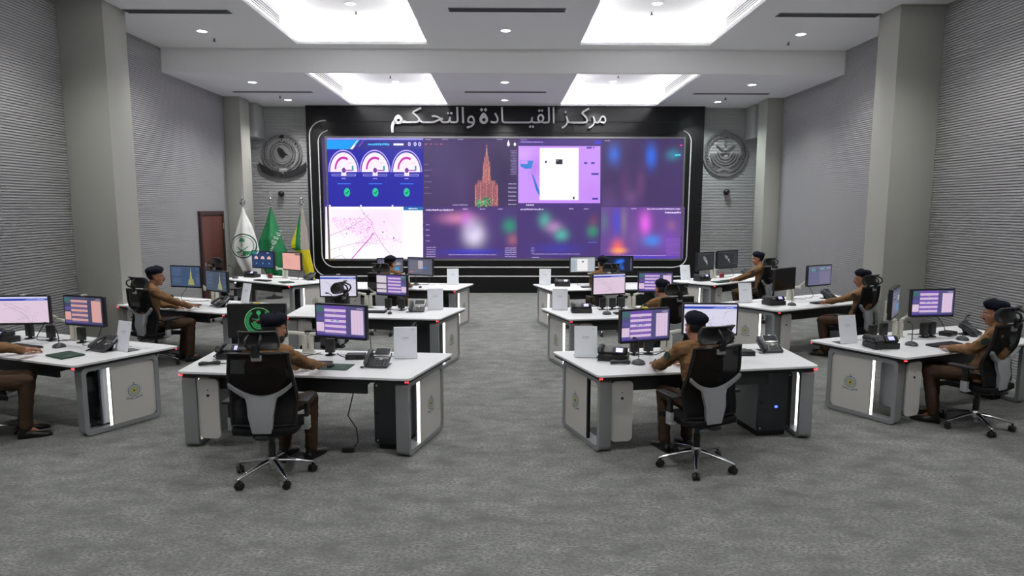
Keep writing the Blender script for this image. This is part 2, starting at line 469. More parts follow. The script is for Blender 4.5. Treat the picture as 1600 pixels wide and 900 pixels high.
ceil = tag(b.build('ceiling', m_ceil, smooth=0, recalc=False), 'white plasterboard ceiling with lit coffers', kind='structure')
for x0, x1, y0, y1, z in COFF:      # LED strips lying on the ledge
    zz = z + LIP + 0.012
    e = 0.075
    b = MB()
    L = [((x0 - e, (y0 + y1) / 2), (0.03, y1 - y0)), ((x1 + e, (y0 + y1) / 2), (0.03, y1 - y0)), (((x0 + x1) / 2, y1 + e), (x1 - x0, 0.03))]
    if z != H2: L.append((((x0 + x1) / 2, y0 - e), (x1 - x0, 0.03)))
    for c, s in L: b.box((c[0], c[1], zz), (s[0], s[1], 0.016))
    o = b.build('cove_light_strip', m_cove, ceil, smooth=0)

# recessed downlights
def downlight(x, y, z, label, green=False, spot=True):
    t = thing('ceiling_light', label, 'ceiling light', (x, y, z), 0, 'recessed ceiling downlights')
    b = MB(); b.ring([(0.105 * cos(2 * pi * k / 28), 0.105 * sin(2 * pi * k / 28)) for k in range(28)], [(0.085 * cos(2 * pi * k / 28), 0.085 * sin(2 * pi * k / 28)) for k in range(28)], -0.012, 0.004)
    b.build('trim_ring', m_white, t)
    b = MB(); b.cyl((0, 0, -0.006), (0, 0, 0.003), 0.085, n=28); b.build('lens', m_lensg if green else m_lens, t)
    if spot:
        l = bpy.data.lights.new('downlight_lamp', 'SPOT'); l.energy = SPOT_ENERGY; l.spot_size = radians(128); l.spot_blend = 0.9; l.shadow_soft_size = 0.08
        l.color = (0.92, 1.0, 0.97) if green else (1.0, 0.985, 0.96)
        lo = bpy.data.objects.new('downlight_lamp', l); COL.objects.link(lo); lo.parent = t; lo.location = (0, 0, -0.03)
    return t
for x, y, lab in ((-5.49, 12.43, 'round downlight in the ceiling between the left pillar and the ceiling drop'), (0.03, 12.3, 'round downlight in the ceiling strip between the two large coffers'), (5.48, 12.47, 'round downlight in the ceiling in front of the right pillar'),
                  (-5.49, 14.76, 'round downlight on the low ceiling above the brown door'), (0.02, 14.67, 'nearer round downlight between the two far coffers'), (5.5, 14.86, 'white round downlight on the low ceiling at the right'),
                  (-5.48, 17.1, 'round downlight above the left metal wall emblem'), (0.02, 17.05, 'round downlight just above the lettering of the screen wall')):
    downlight(x, y, H1 if y < YB else H2, lab)
downlight(5.5, 17.2, H2, 'greenish round downlight above the right metal wall emblem', green=True)
for x, y, z, lab in ((-2.76, 12.3, H1 + REC, 'round downlight inside the left large bright coffer'), (2.75, 12.2, H1 + REC, 'round downlight inside the right large bright coffer'),
                     (-2.74, 17.05, H2 + REC, 'round downlight inside the far left bright coffer'), (2.75, 16.95, H2 + REC, 'round downlight inside the far right bright coffer')):
    downlight(x, y, z, lab)
for x in (-5.49, 0.02, 5.49):
    for y in (9.0, 5.0, 1.0): downlight(x, y, H1, 'round downlight in the ceiling above the front of the room')

def sprinkler(x, y, z, lab):
    t = thing('sprinkler', lab, 'sprinkler', (x, y, z), 0, 'ceiling sprinklers')
    b = MB(); b.cyl((0, 0, 0), (0, 0, -0.012), 0.035); b.build('escutcheon', m_white, t)
    b = MB(); b.cyl((0, 0, -0.012), (0, 0, -0.055), 0.012); b.cyl((0, 0, -0.055), (0, 0, -0.06), 0.03, n=12); b.build('head', m_darkg, t)
for x, y, z, lab in ((-5.5, 12.95, H1, 'small sprinkler head beside the front left downlight'), (5.5, 13.05, H1, 'small sprinkler head beside the front right downlight'), (-2.76, 12.75, H1 + REC, 'small sprinkler head in the left large coffer'),
                     (2.76, 12.7, H1 + REC, 'small sprinkler head in the right large coffer'), (-5.48, 16.5, H2, 'small sprinkler head on the low ceiling left of the letters'), (5.48, 16.55, H2, 'small sprinkler head on the low ceiling near the greenish downlight'),
                     (-2.75, 16.35, H2 + REC, 'small sprinkler head in the far left coffer'), (2.75, 16.2, H2 + REC, 'small sprinkler head in the far right coffer')):
    sprinkler(x, y, z, lab)

def slot_vent(x0, x1, y, w, z, lab):
    t = thing('slot_vent', lab, 'air vent', ((x0 + x1) / 2, y, z), 0, 'linear slot air vents')
    L = x1 - x0
    b = MB(); b.ring([(-L / 2, -w / 2), (L / 2, -w / 2), (L / 2, w / 2), (-L / 2, w / 2)], [(-L / 2 + .02, -w / 2 + .02), (L / 2 - .02, -w / 2 + .02), (L / 2 - .02, w / 2 - .02), (-L / 2 + .02, w / 2 - .02)], -0.01, 0.0); b.build('frame', m_ventf, t, smooth=0)
    b = MB(); b.box((0, 0, -0.001), (L - .04, w - .04, 0.002)); b.build('slot', m_vent, t, smooth=0)
    b = MB(); b.box((0, 0, -0.005), (L - .04, 0.018, 0.008)); b.build('blade', m_ventf, t, smooth=0)
for x0, x1, y, w, z, lab in ((-6.2, -4.5, 11.25, .2, H1, 'long slot vent in the ceiling by the left pillar'), (-0.9, 1.0, 11.08, .2, H1, 'long slot vent between the two large coffers'), (4.55, 6.24, 11.28, .2, H1, 'long slot vent in the ceiling by the right pillar'),
                             (-6.4, -4.54, 15.97, .13, H2, 'slim slot vent on the low ceiling above the flags'), (-.93, 1.0, 15.9, .13, H2, 'slim slot vent between the two far coffers'), (4.54, 6.35, 16.03, .13, H2, 'slim slot vent on the low ceiling at the right')):
    slot_vent(x0, x1, y, w, z, lab)
def coffer_grille(x, s, y0, y1, z, lab):
    t = thing('air_grille', lab, 'air vent', (x, (y0 + y1) / 2, z), 0, 'grilles in the coffer sides')
    L = y1 - y0
    b = MB(); b.box((0, 0, 0), (0.012, L, 0.2), 0.003); b.build('frame', m_white, t)
    for k in range(4):
        b = MB(); b.box((-s * 0.007, 0, -0.066 + 0.044 * k), (0.006, L - 0.06, 0.02)); b.build('slot', m_blackm, t, smooth=0)
coffer_grille(-4.06 - OUT + .006, -1, 8.6, 12.75, H1 + .27, 'slotted air grille in the left side of the left large coffer')
coffer_grille(4.06 + OUT - .006, 1, 8.6, 12.75, H1 + .27, 'slotted air grille in the right side of the right large coffer')
coffer_grille(-4.06 - OUT + .006, -1, 14.4, 17.45, H2 + .29, 'slotted air grille in the far left coffer')
coffer_grille(4.06 + OUT - .006, 1, 14.4, 17.45, H2 + .29, 'slotted air grille in the far right coffer')

# black feature wall with inlaid white lines
b = MB(); b.box((0.05, (YP + YW) / 2, (H2 + FZ) / 2), (10.74, YW - YP, H2 - FZ), 0.004)
tag(b.build('wall_feature', m_feature), 'black panelled feature wall around the video screen', kind='structure')
for i, z in enumerate((4.62, 4.33)):
    b = MB(); b.box((0, YP - .006, z), (9.4, .012, .02)); tag(b.build('trim_%d' % (3 + i), m_blackm, smooth=0), 'dark groove strip on the black wall', kind='structure')
def inlay(n, pts, lab):
    b = MB(); b.tube([(x, YP - 0.006, z) for x, z in pts], 0.016, 8); tag(b.build('trim_%d' % n, m_line), lab, kind='structure')
def arcp(cx, cz, r, a0, a1, n=10): return [(cx + r * cos(radians(a0 + (a1 - a0) * k / n)), cz + r * sin(radians(a0 + (a1 - a0) * k / n))) for k in range(n + 1)]
inlay(5, [(-4.78, 4.635)] + arcp(-4.83, 4.235, .4, 90, 180) + arcp(-4.83 - .02, .82, .38, 180, 270) + [(5.1, .43)], 'outer white inlay line around the screen')
inlay(6, [(-4.76, 4.39)] + arcp(-4.7, 4.07, .3, 100, 180) + arcp(-4.65, 1.04, .35, 180, 270) + [(4.7, .685)] + arcp(4.75, 1.0, .3, -90, 0) + arcp(4.75, 4.09, .32, 0, 70), 'inner white inlay line around the screen')

# door on the left wall
dd = thing('door_1', 'dark red-brown wooden door in the left wall', 'door', (WL, 15.58, FZ)); dd['kind'] = 'structure'
b = MB(); b.ring([(-.63, 0), (.63, 0), (.63, 2.26), (-.63, 2.26)], [(-.55, 0.01), (.55, 0.01), (.55, 2.17), (-.55, 2.17)], -.02, .06, A=Matrix(((0, 0, 1, 0), (1, 0, 0, 0), (0, 1, 0, 0), (0, 0, 0, 1)))); b.build('door_frame', mat('door_frame_brown', rgb(52, 30, 26), .5), dd, smooth=0)
b = MB(); b.box((.02, 0, 1.09), (.04, 1.1, 2.15), .004); b.build('door_leaf', m_brownwood, dd)
b = MB(); b.cyl((.03, -.47, 1.02), (.09, -.47, 1.02), .014); b.cyl((.085, -.47, 1.02), (.085, -.34, 1.02), .011); b.box((.045, -.47, .98), (.012, .05, .2), .004); b.build('door_handle', m_silver, dd)
for z in (.3, 1.9):
    b = MB(); b.cyl((.06, .555, z - .07), (.06, .555, z + .07), .014); b.build('hinge', m_silver, dd)
# ------------------------------------------------------------------ video wall
SX0, SX1, SZ0, SZ1 = -4.765, 4.865, 0.925, 4.175
vw = thing('video_wall', 'huge lit video wall showing dashboards, maps and a tower', 'screen', ((SX0 + SX1) / 2, YP, (SZ0 + SZ1) / 2))
sw, sh = SX1 - SX0, SZ1 - SZ0
b = MB(); b.ring(rrect(sw + .1, sh + .1, .01, 2), rrect(sw, sh, .008, 2), 0, .05, A=XZ); b.build('screen_frame', m_silver, vw)
b = MB(); b.box((0, -.012, 0), (sw + .02, .02, sh + .02)); b.build('backing', m_screenoff, vw, smooth=0)
pw = Paint(sw, sh, 0.0012, lambda u, v, d: ((u - .5) * sw, -.026 - d, (v - .5) * sh))
def px(x, y):
    t = (y - 216) / 188.0
    return ((x - 511 - 6 * t) / (556 - 11 * t), 1 - t)
def prect(x0, y0, x1, y1, c, l=1):
    pw.poly([px(x0, y1), px(x1, y1), px(x1, y0), px(x0, y0)], c, l)
def pdash(x0, x1, y, h, c, l=3, seed=0, mx=1.8):
    a = px(x0, y); e = px(x1, y); pw.dashes(a[0], e[0], a[1], h * .72 / 188.0, c, l, seed, .5, mx)
def pblob(x0, y0, x1, y1, nx, ny, base, blobs, l=1):
    """soft picture: base colour plus soft spots (cx,cy,rx,ry,color,weight)"""
    B = [lin(c) for c in base]; BL = [(cx, cy, rx, ry, [lin(c) for c in col], w) for cx, cy, rx, ry, col, w in blobs]
    def fn(u, v):
        x = 511 + 6 * (1 - v) + u * (556 - 11 * (1 - v)); y = 216 + 188 * (1 - v); c = list(B)
        for cx, cy, rx, ry, col, w in BL:
            k = w * exp(-(((x - cx) / rx) ** 2 + ((y - cy) / ry) ** 2))
            c = [a * (1 - k) + q * k for a, q in zip(c, col)]
        return (c[0], c[1], c[2], 1)
    a = px(x0, y1); e = px(x1, y0)
    pw.grad(a[0], a[1], e[0], e[1], nx, ny, fn, l)
# backdrop
pw.ax = 1.42
pblob(509, 216, 1069, 404.5, 4, 4, (66, 48, 98), [], 0)
# panel A top: blue dashboard
prect(509, 216, 660.5, 322, rgb(34, 34, 158), 1)
prect(509, 216, 660.5, 218.5, rgb(150, 140, 225), 2)
prect(509, 218.5, 660.5, 233, rgb(44, 42, 138), 2)
pw.poly([px(511, 233), px(546, 233), px(557, 219), px(511, 219)], rgb(20, 150, 245), 3)
pw.poly([px(547, 233), px(551, 233), px(562, 219), px(558, 219)], rgb(252, 250, 255), 3)
pw.poly([px(553, 227), px(556, 227), px(562, 219), px(559, 219)], rgb(40, 190, 240), 4)
pw.poly([px(559, 229), px(562, 229), px(570, 219.5), px(567, 219.5)], rgb(110, 70, 180), 3)
pdash(575, 608, 225.5, 4.6, rgb(70, 190, 245), 3, 3)
prect(614.5, 224, 630, 227, rgb(250, 245, 255), 3)
for k, x in enumerate((639, 648, 655)):
    u, v = px(x, 225); pw.disc(u, v, .016, rgb(235, 225, 250), 3); pw.disc(u, v, .009, rgb(90, 80, 170), 4)
for gx in (537.5, 586, 635):
    u, v = px(gx, 268)
    pw.arc(u, v, .172, .182, 0, 180, rgb(190, 170, 250), 2)
    pw.disc(u, v, .160, rgb(250, 226, 250), 2, 32, 0, 180)
    pw.arc(u, v + .018, .088, .108, 60, 178, rgb(190, 35, 160), 3)
    pw.disc(u + .0078, v + .012 + .0, .02, rgb(190, 35, 160), 3, 10) if False else None
    u2, v2 = px(gx + 13.5, 262); pw.rect(u2 - .002, v2 - .02, u2 + .003, v2 + .02, rgb(30, 160, 150), 3)
    u3, v3 = px(gx + 10, 254); pw.dashes(u3 - .004, u3 + .006, v3, .01, rgb(200, 180, 150), 3, 2)
    u, v = px(gx, 265.4); pw.disc(u, v, .022, rgb(110, 60, 150), 4); pw.rect(u, v - .006, px(gx + 14, 265)[0], v + .004, rgb(150, 70, 170), 4)
    u, v = px(gx, 268.5); pw.disc(u, v, .03, rgb(240, 225, 250), 3, 16, 180, 360)
    for s in (0, 1):
        c = rgb(200, 190, 250) if s == 0 else rgb(34, 34, 158); e = s * .55
        prect(gx - 18.5 + e, 271.2 + e, gx + 18.5 - e, 274.4 - e, c, 4 + s)
    prect(gx - 4, 271.5, gx + 4, 273.8, rgb(230, 220, 250), 6)
    pdash(gx - 3, gx + 3, 278, 2.0, rgb(235, 215, 250), 3, 7)
    prect(gx - 10, 285.6, gx + 11, 286.8, rgb(60, 140, 240), 3)
for gx in (542.5, 586.5, 635):
    u, v = px(gx, 299.5); pw.disc(u, v, .036, rgb(30, 190, 140), 3)
    pw.line([px(gx - 2.4, 299.6), px(gx - .6, 301.6), px(gx + 2.8, 297.4)], .008, rgb(16, 60, 90), 4)
for gx in (516, 564, 613): prect(gx - 1.2, 319.2, gx + 1.2, 321.6, rgb(245, 240, 255), 4)
# panel A bottom: pale map with magenta streets
prect(509, 322, 660.5, 404.5, rgb(252, 244, 254), 1)
pblob(513, 326, 629, 402, 14, 8, (252, 236, 252), [(560, 355, 60, 30, (250, 222, 248), .9), (600, 340, 40, 20, (248, 214, 246), .8), (530, 395, 40, 20, (255, 255, 255), 1)], 2)
prect(630, 322, 660.5, 327.5, rgb(24, 108, 170), 2)
pdash(638, 652, 324.8, 2.2, rgb(225, 235, 250), 3, 5)
rm = random.Random(4)
for pts, wd, c in (([(584, 363), (575, 375), (560, 392), (550, 404)], .011, (200, 96, 196)), ([(562, 322), (568, 332), (580, 345), (585, 362)], .005, (200, 140, 200)), ([(514, 368), (545, 356), (570, 340), (576, 334)], .006, (190, 180, 195)), ([(515, 390), (560, 378), (590, 380)], .006, (200, 185, 200)),
                   ([(585, 362), (600, 385), (612, 400)], .006, (190, 150, 190)), ([(520, 404), (534, 398), (540, 404)], .006, (190, 170, 190)), ([(585, 376), (610, 372), (627, 378)], .005, (225, 190, 225)), ([(525, 350), (540, 372)], .004, (205, 190, 210)), ([(600, 333), (622, 362)], .004, (225, 205, 228))):
    pw.line([px(*q) for q in pts], wd, rgb(*c), 3)
def inpoly(x, y): return (y > 338 + (x - 520) * .05 and y < 350 + (x - 520) * .42) if x < 560 else ((abs(y - 351) < 14 - (x - 560) * .25) if x < 583 else False)
n = 0
while n < 330:
    x = rm.uniform(518, 585); y = rm.uniform(335, 372)
    if inpoly(x, y):
        c = rm.choice([(206, 70, 196), (214, 110, 206), (190, 60, 180), (225, 140, 215)]); a = rm.uniform(.5, 1.1)
        prect(x, y, x + a, y + rm.uniform(.5, 1.3), rgb(*c), 4); n += 1
for k in range(150):
    t = rm.random(); x = 585 - 30 * t + rm.gauss(0, 5); y = 365 + 20 * t + rm.gauss(0, 5)
    prect(x, y, x + .8, y + .8, rgb(200, 90, 195), 4)
for k in range(120):
    x = rm.uniform(583, 627); y = 372 + rm.gauss(0, 6)
    prect(x, y, x + .8, y + .7, rgb(*rm.choice([(214, 130, 200), (150, 120, 150), (225, 160, 210)])), 4)
for x, y, c in ((569, 333, (60, 150, 200)), (598, 362, (60, 60, 60)), (615, 371, (60, 60, 70)), (542, 364, (90, 190, 190)), (531, 389, (200, 150, 170)), (600, 346, (190, 170, 200))):
    u, v = px(x, y); pw.disc(u, v, .008, rgb(*c), 5, 8)
# panel B top: dark, tower of light points
pblob(661, 216.5, 807.5, 322, 20, 10, (64, 48, 92), [(690, 260, 25, 60, (70, 56, 104), 1), (720, 290, 15, 40, (80, 62, 112), .6), (785, 260, 18, 60, (52, 40, 80), 1)])
for k, (x, y) in enumerate(((664, 218), (690, 217.5), (714, 217.5), (775, 217.5))): pdash(x, x + 9, y, 1.6, rgb(190, 175, 215), 3, k)
for k in range(4): pdash(663 + 8 * k, 667 + 8 * k, 225, 3, rgb(170, 80, 120), 3, 20 + k)
def tower(P, x0, y0, x1, y1, base, spots, green, seed, n=420, l=3):
    """wireframe clock-tower of light points; P(x,y)->(u,v)"""
    rnd = random.Random(seed); w = x1 - x0; h = y1 - y0
    def half(t):      # half width at height t (0 top .. 1 base)
        return .02 if t < .12 else .05 if t < .2 else .105 if t < .27 else .13 if t < .30 else .10 if t < .33 else .15 if t < .5 else .19 if t < .58 else (.38 if t < .64 else .5)
    cx = x0 + w * .52
    N = 26
    for i in range(N):
        t0, t1 = i / N, (i + 1) / N; a = half((t0 + t1) / 2) * w
        P.poly([px_(P, cx - a, y0 + h * t1), px_(P, cx + a, y0 + h * t1), px_(P, cx + a, y0 + h * t0), px_(P, cx - a, y0 + h * t0)], base, l)
    for k in range(n):
        t = rnd.random() ** .8; a = half(t) * w; x = cx + rnd.uniform(-a, a); y = y0 + h * t
        q = .55; c = rnd.choice(spots) if t < .75 or rnd.random() < .45 or x > cx + .25 * w else rnd.choice(green)
        P.poly([px_(P, x, y + q), px_(P, x + q, y + q), px_(P, x + q, y), px_(P, x, y)], c, l + 1)
    for s in (-.9, -.5, 0, .5, .9):
        for t0 in (.3, .62):
            a = half(t0 + .05) * w * s
            P.line([px_(P, cx + a, y0 + h * t0), px_(P, cx + a, y0 + h * (1.0 if t0 > .5 else .62))], .004, spots[0], l + 1)
def px_(P, x, y): return P.map(x, y)
pw.map = px
tower(pw, 740, 226, 776.5, 321, rgb(140, 84, 96), [rgb(232, 140, 120), rgb(240, 170, 130), rgb(205, 105, 105), rgb(250, 215, 170)], [rgb(70, 200, 130), rgb(150, 230, 150), rgb(40, 130, 90), rgb(210, 240, 190)], 3)
u, v = px(759, 315); pw.disc(u, v, .045, rgb(40, 96, 74), 4); pw.disc(px(748, 317)[0], v - .01, .035, rgb(56, 120, 88), 4)
rg = random.Random(9)
for k in range(120):
    x = 754 + rg.gauss(0, 6); y = 314 + rg.gauss(0, 3.5)
    if y < 321.5 and 741 < x < 774: prect(x, y, x + .8, y + .8, rgb(*rg.choice([(90, 220, 140), (190, 250, 180), (40, 150, 100)])), 6)
u, v = px(793, 225); pw.disc(u, v, .016, rgb(240, 235, 250), 3); pw.poly([px(791, 224), px(793, 218), px(795, 224)], rgb(240, 235, 250), 3)
u, v = px(803, 225); pw.disc(u, v, .014, rgb(240, 235, 250), 3)
for k in range(16): pdash(796 + (k % 3), 806, 235 + k * 2.4, 1.6, rgb(150, 135, 185), 3, 40 + k)
for k in range(6): pdash(793, 805.5, 286 + k * 6.4, 2.4, rgb(190, 180, 215), 3, 60 + k, 1.1)
for k in range(6): pdash(662, 670 + 4 * (k % 2), 256 + k * 9, 2.2, rgb(130, 112, 160), 3, 70 + k)
pdash(706, 730, 319, 3, rgb(160, 140, 190), 3, 81)
# panel B bottom: dark with bright smear
pblob(661, 322, 807.5, 404.5, 40, 24, (70, 50, 112), [(715, 340, 26, 9, (205, 128, 170), .85), (728, 342, 8, 12, (190, 90, 205), .8), (740, 366, 15, 17, (222, 214, 238), 1), (735, 355, 10, 14, (186, 170, 210), .7), (795, 352, 10, 11, (40, 138, 112), .95), (800, 374, 8, 9, (160, 96, 112), .8), (735, 393, 42, 4, (52, 56, 190), .9)])
pdash(665, 708, 327, 3.6, rgb(215, 200, 235), 3, 90)
for k, x in enumerate((722, 749, 777)): pdash(x, x + 8, 325.5, 2.2, rgb(190, 175, 215), 3, 92 + k)
for k in range(5): pdash(666, 680, 386 + k * 3.6, 2, rgb(190, 175, 215), 3, 100 + k)
for k in range(4): pdash(665, 671, 350 + k * 8.5, 3, rgb(150, 130, 185), 3, 110 + k)
pdash(700, 775, 397.5, 1.6, rgb(180, 165, 215), 3, 120, 4)
for k in range(5): pdash(788, 806, 387 + k * 3.4, 1.8, rgb(190, 175, 220), 3, 130 + k)
# panel C top: lavender web map with a white sheet
prect(808.5, 216.5, 938, 322, rgb(70, 48, 120), 1)
prect(808.5, 227.5, 936.5, 316, rgb(192, 140, 236), 2)
pblob(809, 228, 936, 316, 10, 8, (192, 140, 236), [(815, 240, 12, 10, (206, 160, 245), 1), (836, 262, 6, 14, (170, 112, 220), .9), (925, 300, 20, 20, (186, 130, 230), 1)], 3)
pw.poly([px(811, 250), px(832, 250), px(829, 262), px(820, 263), px(812, 259)], rgb(52, 122, 205), 4); prect(812, 250.5, 823, 255, rgb(196, 146, 238), 5)
pw.poly([px(829, 268), px(833, 275), px(842, 298), px(842, 306), px(836, 295)], rgb(52, 110, 200), 4)
prect(842, 230.5, 902.5, 311, rgb(255, 255, 255), 5)
prect(867, 248, 877.5, 255.5, rgb(30, 26, 46), 6); pdash(868, 871, 250, 1, rgb(230, 230, 230), 7, 3)
u, v = px(851.5, 252); pw.disc(u, v, .012, rgb(40, 30, 60), 6, 8)
prect(893.5, 306, 896.5, 310, rgb(60, 60, 70), 6)
for x0, x1, y in ((915, 923, 230), (925, 927, 230), (911, 916, 253.5), (922, 927.5, 253.5), (922.5, 934, 270.5), (924, 933, 309)): prect(x0, y - 1.4, x1, y + 1.4, rgb(58, 52, 158), 4)
pdash(812, 847, 221.5, 2.0, rgb(190, 165, 235), 3, 140); pdash(812, 822, 217.8, 1.4, rgb(190, 165, 235), 3, 141)
prect(928, 219.5, 938, 224, rgb(60, 60, 205), 3)
for k in range(4): prect(821 + 3.2 * k, 318, 823 + 3.2 * k, 320, rgb(235, 225, 250), 3)
# panel C bottom
pblob(808.5, 322, 936.5, 404.5, 36, 24, (68, 48, 110), [(850, 343, 9, 11, (76, 160, 150), .95), (864, 354, 12, 9, (172, 130, 180), .9), (876, 366, 10, 9, (80, 170, 160), .95), (925, 360, 8, 9, (44, 142, 108), .9), (926, 344, 7, 9, (112, 66, 96), .8), (870, 388, 36, 8, (60, 56, 168), .7)])
pdash(812, 848, 325.8, 3.4, rgb(205, 190, 230), 3, 150); pdash(888, 895, 325, 2, rgb(190, 175, 215), 3, 151); pdash(911, 918, 325, 2, rgb(190, 175, 215), 3, 152)
pdash(832, 905, 396.5, 1.5, rgb(170, 155, 210), 3, 153, 4); pdash(830, 842, 402, 1.8, rgb(200, 190, 225), 3, 154); pdash(918, 932, 378, 2, rgb(90, 110, 220), 3, 155)
for k in range(5): pdash(829, 834, 386 + 2.4 * k, 1.4, rgb(170, 155, 200), 3, 156 + k)
# panel D top
pblob(939, 216.5, 1069, 322, 40, 26, (62, 46, 92), [(958, 240, 9, 14, (56, 108, 216), .85), (1016, 243, 8, 17, (44, 104, 222), .95), (1050, 241, 10, 8, (50, 130, 160), .9), (1000, 285, 7, 24, (104, 60, 112), .7), (975, 290, 8, 30, (90, 56, 106), .7), (1050, 290, 25, 30, (66, 46, 98), .8), (985, 308, 10, 14, (120, 80, 130), .6), (950, 310, 14, 20, (96, 66, 118), .6), (940, 316, 60, 6, (86, 60, 120), .7)])
pw.poly([px(1053, 240), px(1062, 239.5), px(1062, 242), px(1053, 242.5)], rgb(60, 205, 220), 3)
pdash(943, 951, 219, 1.8, rgb(190, 175, 215), 3, 160); prect(1061, 225, 1064.5, 227, rgb(225, 70, 130), 3)
pdash(1010, 1062, 325, 2.8, rgb(215, 200, 235), 4, 163); pdash(985, 993, 324.5, 3, rgb(180, 165, 210), 4, 164)
# panel D bottom
pblob(937, 322, 1069, 404.5, 44, 26, (98, 66, 140), [(962, 345, 6, 24, (70, 74, 196), .9), (943, 345, 6, 16, (90, 110, 130), .8), (974, 345, 5, 24, (128, 112, 140), .8), (1007, 348, 9, 18, (222, 98, 226), .95), (1020, 375, 16, 9, (64, 132, 226), .95), (1048, 352, 7, 8, (150, 102, 120), .9), (964, 386, 9, 12, (232, 100, 100), .95), (966, 391, 11, 4, (245, 165, 90), .95), (1045, 375, 16, 24, (116, 70, 168), .9), (1000, 402, 60, 4, (72, 56, 190), .9), (990, 368, 8, 20, (120, 84, 150), .7)])
pdash(1038, 1063, 330.5, 4, rgb(225, 215, 245), 3, 165)
for k in range(12): prect(1040, 372 + 2.4 * k, 1062, 372.5 + 2.4 * k, rgb(146, 100, 200), 3)
pdash(948, 1040, 399, 1.4, rgb(200, 170, 220), 3, 170, 3)
pw.build('screen_picture', screen_mat(SCREEN_STRENGTH), vw, smooth=0)

# ------------------------------------------------------------------ metal lettering
def glyph_loops(ch, size, off):
    """closed outlines and advance of one letter of the built-in font"""
    def ev(body, o=0.0, fill='BOTH'):
        c = bpy.data.curves.new('t', 'FONT'); c.body = body; c.size = size; c.offset = o; c.fill_mode = fill; c.resolution_u = 4
        ob = bpy.data.objects.new('t', c); COL.objects.link(ob)
        dg = bpy.context.evaluated_depsgraph_get()
        me = bpy.data.meshes.new_from_object(ob.evaluated_get(dg))
        V = [tuple(v.co[:2]) for v in me.vertices]; E = [tuple(e.vertices) for e in me.edges]
        bpy.data.objects.remove(ob); bpy.data.curves.remove(c); bpy.data.meshes.remove(me)
        return V, E
    def wid(body):
        V, _ = ev(body); xs = [p[0] for p in V]; return max(xs) - min(xs)
    adv = wid('|' + ch + '|') - wid('||')
    V, E = ev(ch, off, 'NONE')
    nb = {}
    for a, c in E: nb.setdefault(a, []).append(c); nb.setdefault(c, []).append(a)
    seen = set(); loops = []
    for s in nb:
        if s in seen: continue
        L = [s]; seen.add(s); cur = s; prev = None
        while True:
            nx = [q for q in nb[cur] if q != prev and q not in seen]
            if not nx: break
            prev, cur = cur, nx[0]; seen.add(cur); L.append(cur)
        loops.append([V[i] for i in L])
    return loops, adv
def area(P): return sum(P[i - 1][0] * P[i][1] - P[i][0] * P[i - 1][1] for i in range(len(P))) / 2
def inside(p, P):
    r = False
    for i in range(len(P)):
        (x1, y1), (x2, y2) = P[i - 1], P[i]
        if (y1 > p[1]) != (y2 > p[1]) and p[0] < (x2 - x1) * (p[1] - y1) / (y2 - y1) + x1: r = not r
    return r
def text_mb(word, size, off, depth, x0=0.0):
    """word: letters in left-to-right order; returns MB in XZ, width"""
    b = MB(); x = x0
    def E(cx, cy, rx, ry, top=0.0):
        return [((cx + rx * cos(2 * pi * k / 28)), cy + ry * sin(2 * pi * k / 28) + (top * max(0, sin(2 * pi * k / 28)) ** 4)) for k in range(28)]
    def dia(cx, cy, h_): return [(cx - h_, cy), (cx, cy - h_), (cx + h_, cy), (cx, cy + h_)]
    CUSTOM = {'\uFE93': (.56, [(E(.27, .17, .21, .20, .10), E(.28, .155, .085, .075)), (dia(.17, .60, .085), None), (dia(.36, .60, .085), None)]),
              '\uFEE2': (.62, [(E(.32, .13, .19, .18, .06), E(.33, .13, .07, .06)), ([(.14, .14), (.04, .02), (.0, -.18), (.02, -.42), (.11, -.42), (.12, -.16), (.16, -.04), (.26, -.02)], None), ([(.40, .0), (.64, .0), (.64, .10), (.46, .10)], None)])}
    for ch in word:
        if ch in CUSTOM and depth > .01:
            adv, polys = CUSTOM[ch]
            for o, hole in polys:
                o = [(x + p_ * size, q_ * size) for p_, q_ in o]
                if area(o) < 0: o = o[::-1]
                if hole: b.ring(o, [(x + p_ * size, q_ * size) for p_, q_ in hole], 0, depth, A=XZ)
                else: b.prism(o, 0, depth, A=XZ)
            x += adv * size; continue
        loops, adv = glyph_loops(ch, size, off)
        loops = [L for L in loops if len(L) > 2 and abs(area(L)) > 1e-6]
        if loops:
            # the sign of the largest contour marks outer outlines
            sg = 1 if area(max(loops, key=lambda L: abs(area(L)))) > 0 else -1
            outs = [L for L in loops if area(L) * sg > 0]; holes = [L for L in loops if area(L) * sg < 0]
            for o in outs:
                hs = [h_ for h_ in holes if inside(h_[0], o)]
                polys = [o] + hs; flat = [p for P in polys for p in P]
                tris = tessellate_polygon([[Vector((p[0], p[1], 0)) for p in P] for P in polys])
                n = len(flat); vs = [(p[0] + x, -depth, p[1]) for p in flat] + [(p[0] + x, 0, p[1]) for p in flat]
                fs = [tuple(t) for t in tris] + [tuple(n + i for i in t[::-1]) for t in tris]; k = 0
                for P in polys:
                    m_ = len(P)
                    for i in range(m_): fs.append((k + i, k + (i + 1) % m_, n + k + (i + 1) % m_, n + k + i))
                    k += m_
                b.add(vs, fs)
        x += adv
    return b, x - x0
sgn = thing('wall_sign', 'large polished metal Arabic lettering above the video wall', 'sign', (0, YP - .02, 4.57))
words = ["ﻣﺮﻛــﺰ", "ﺍﻟﻘﻴــــﺎﺩﺓ", "ﻭﺍﻟﺘﺤـﻜـﻢ"]
m_letter = mat('polished_letter_metal', rgb(228, 228, 230), 0.3, metal=0.4)
spans = [(1.55, 2.745), (-0.66, 1.36), (-3.03, -0.78)]
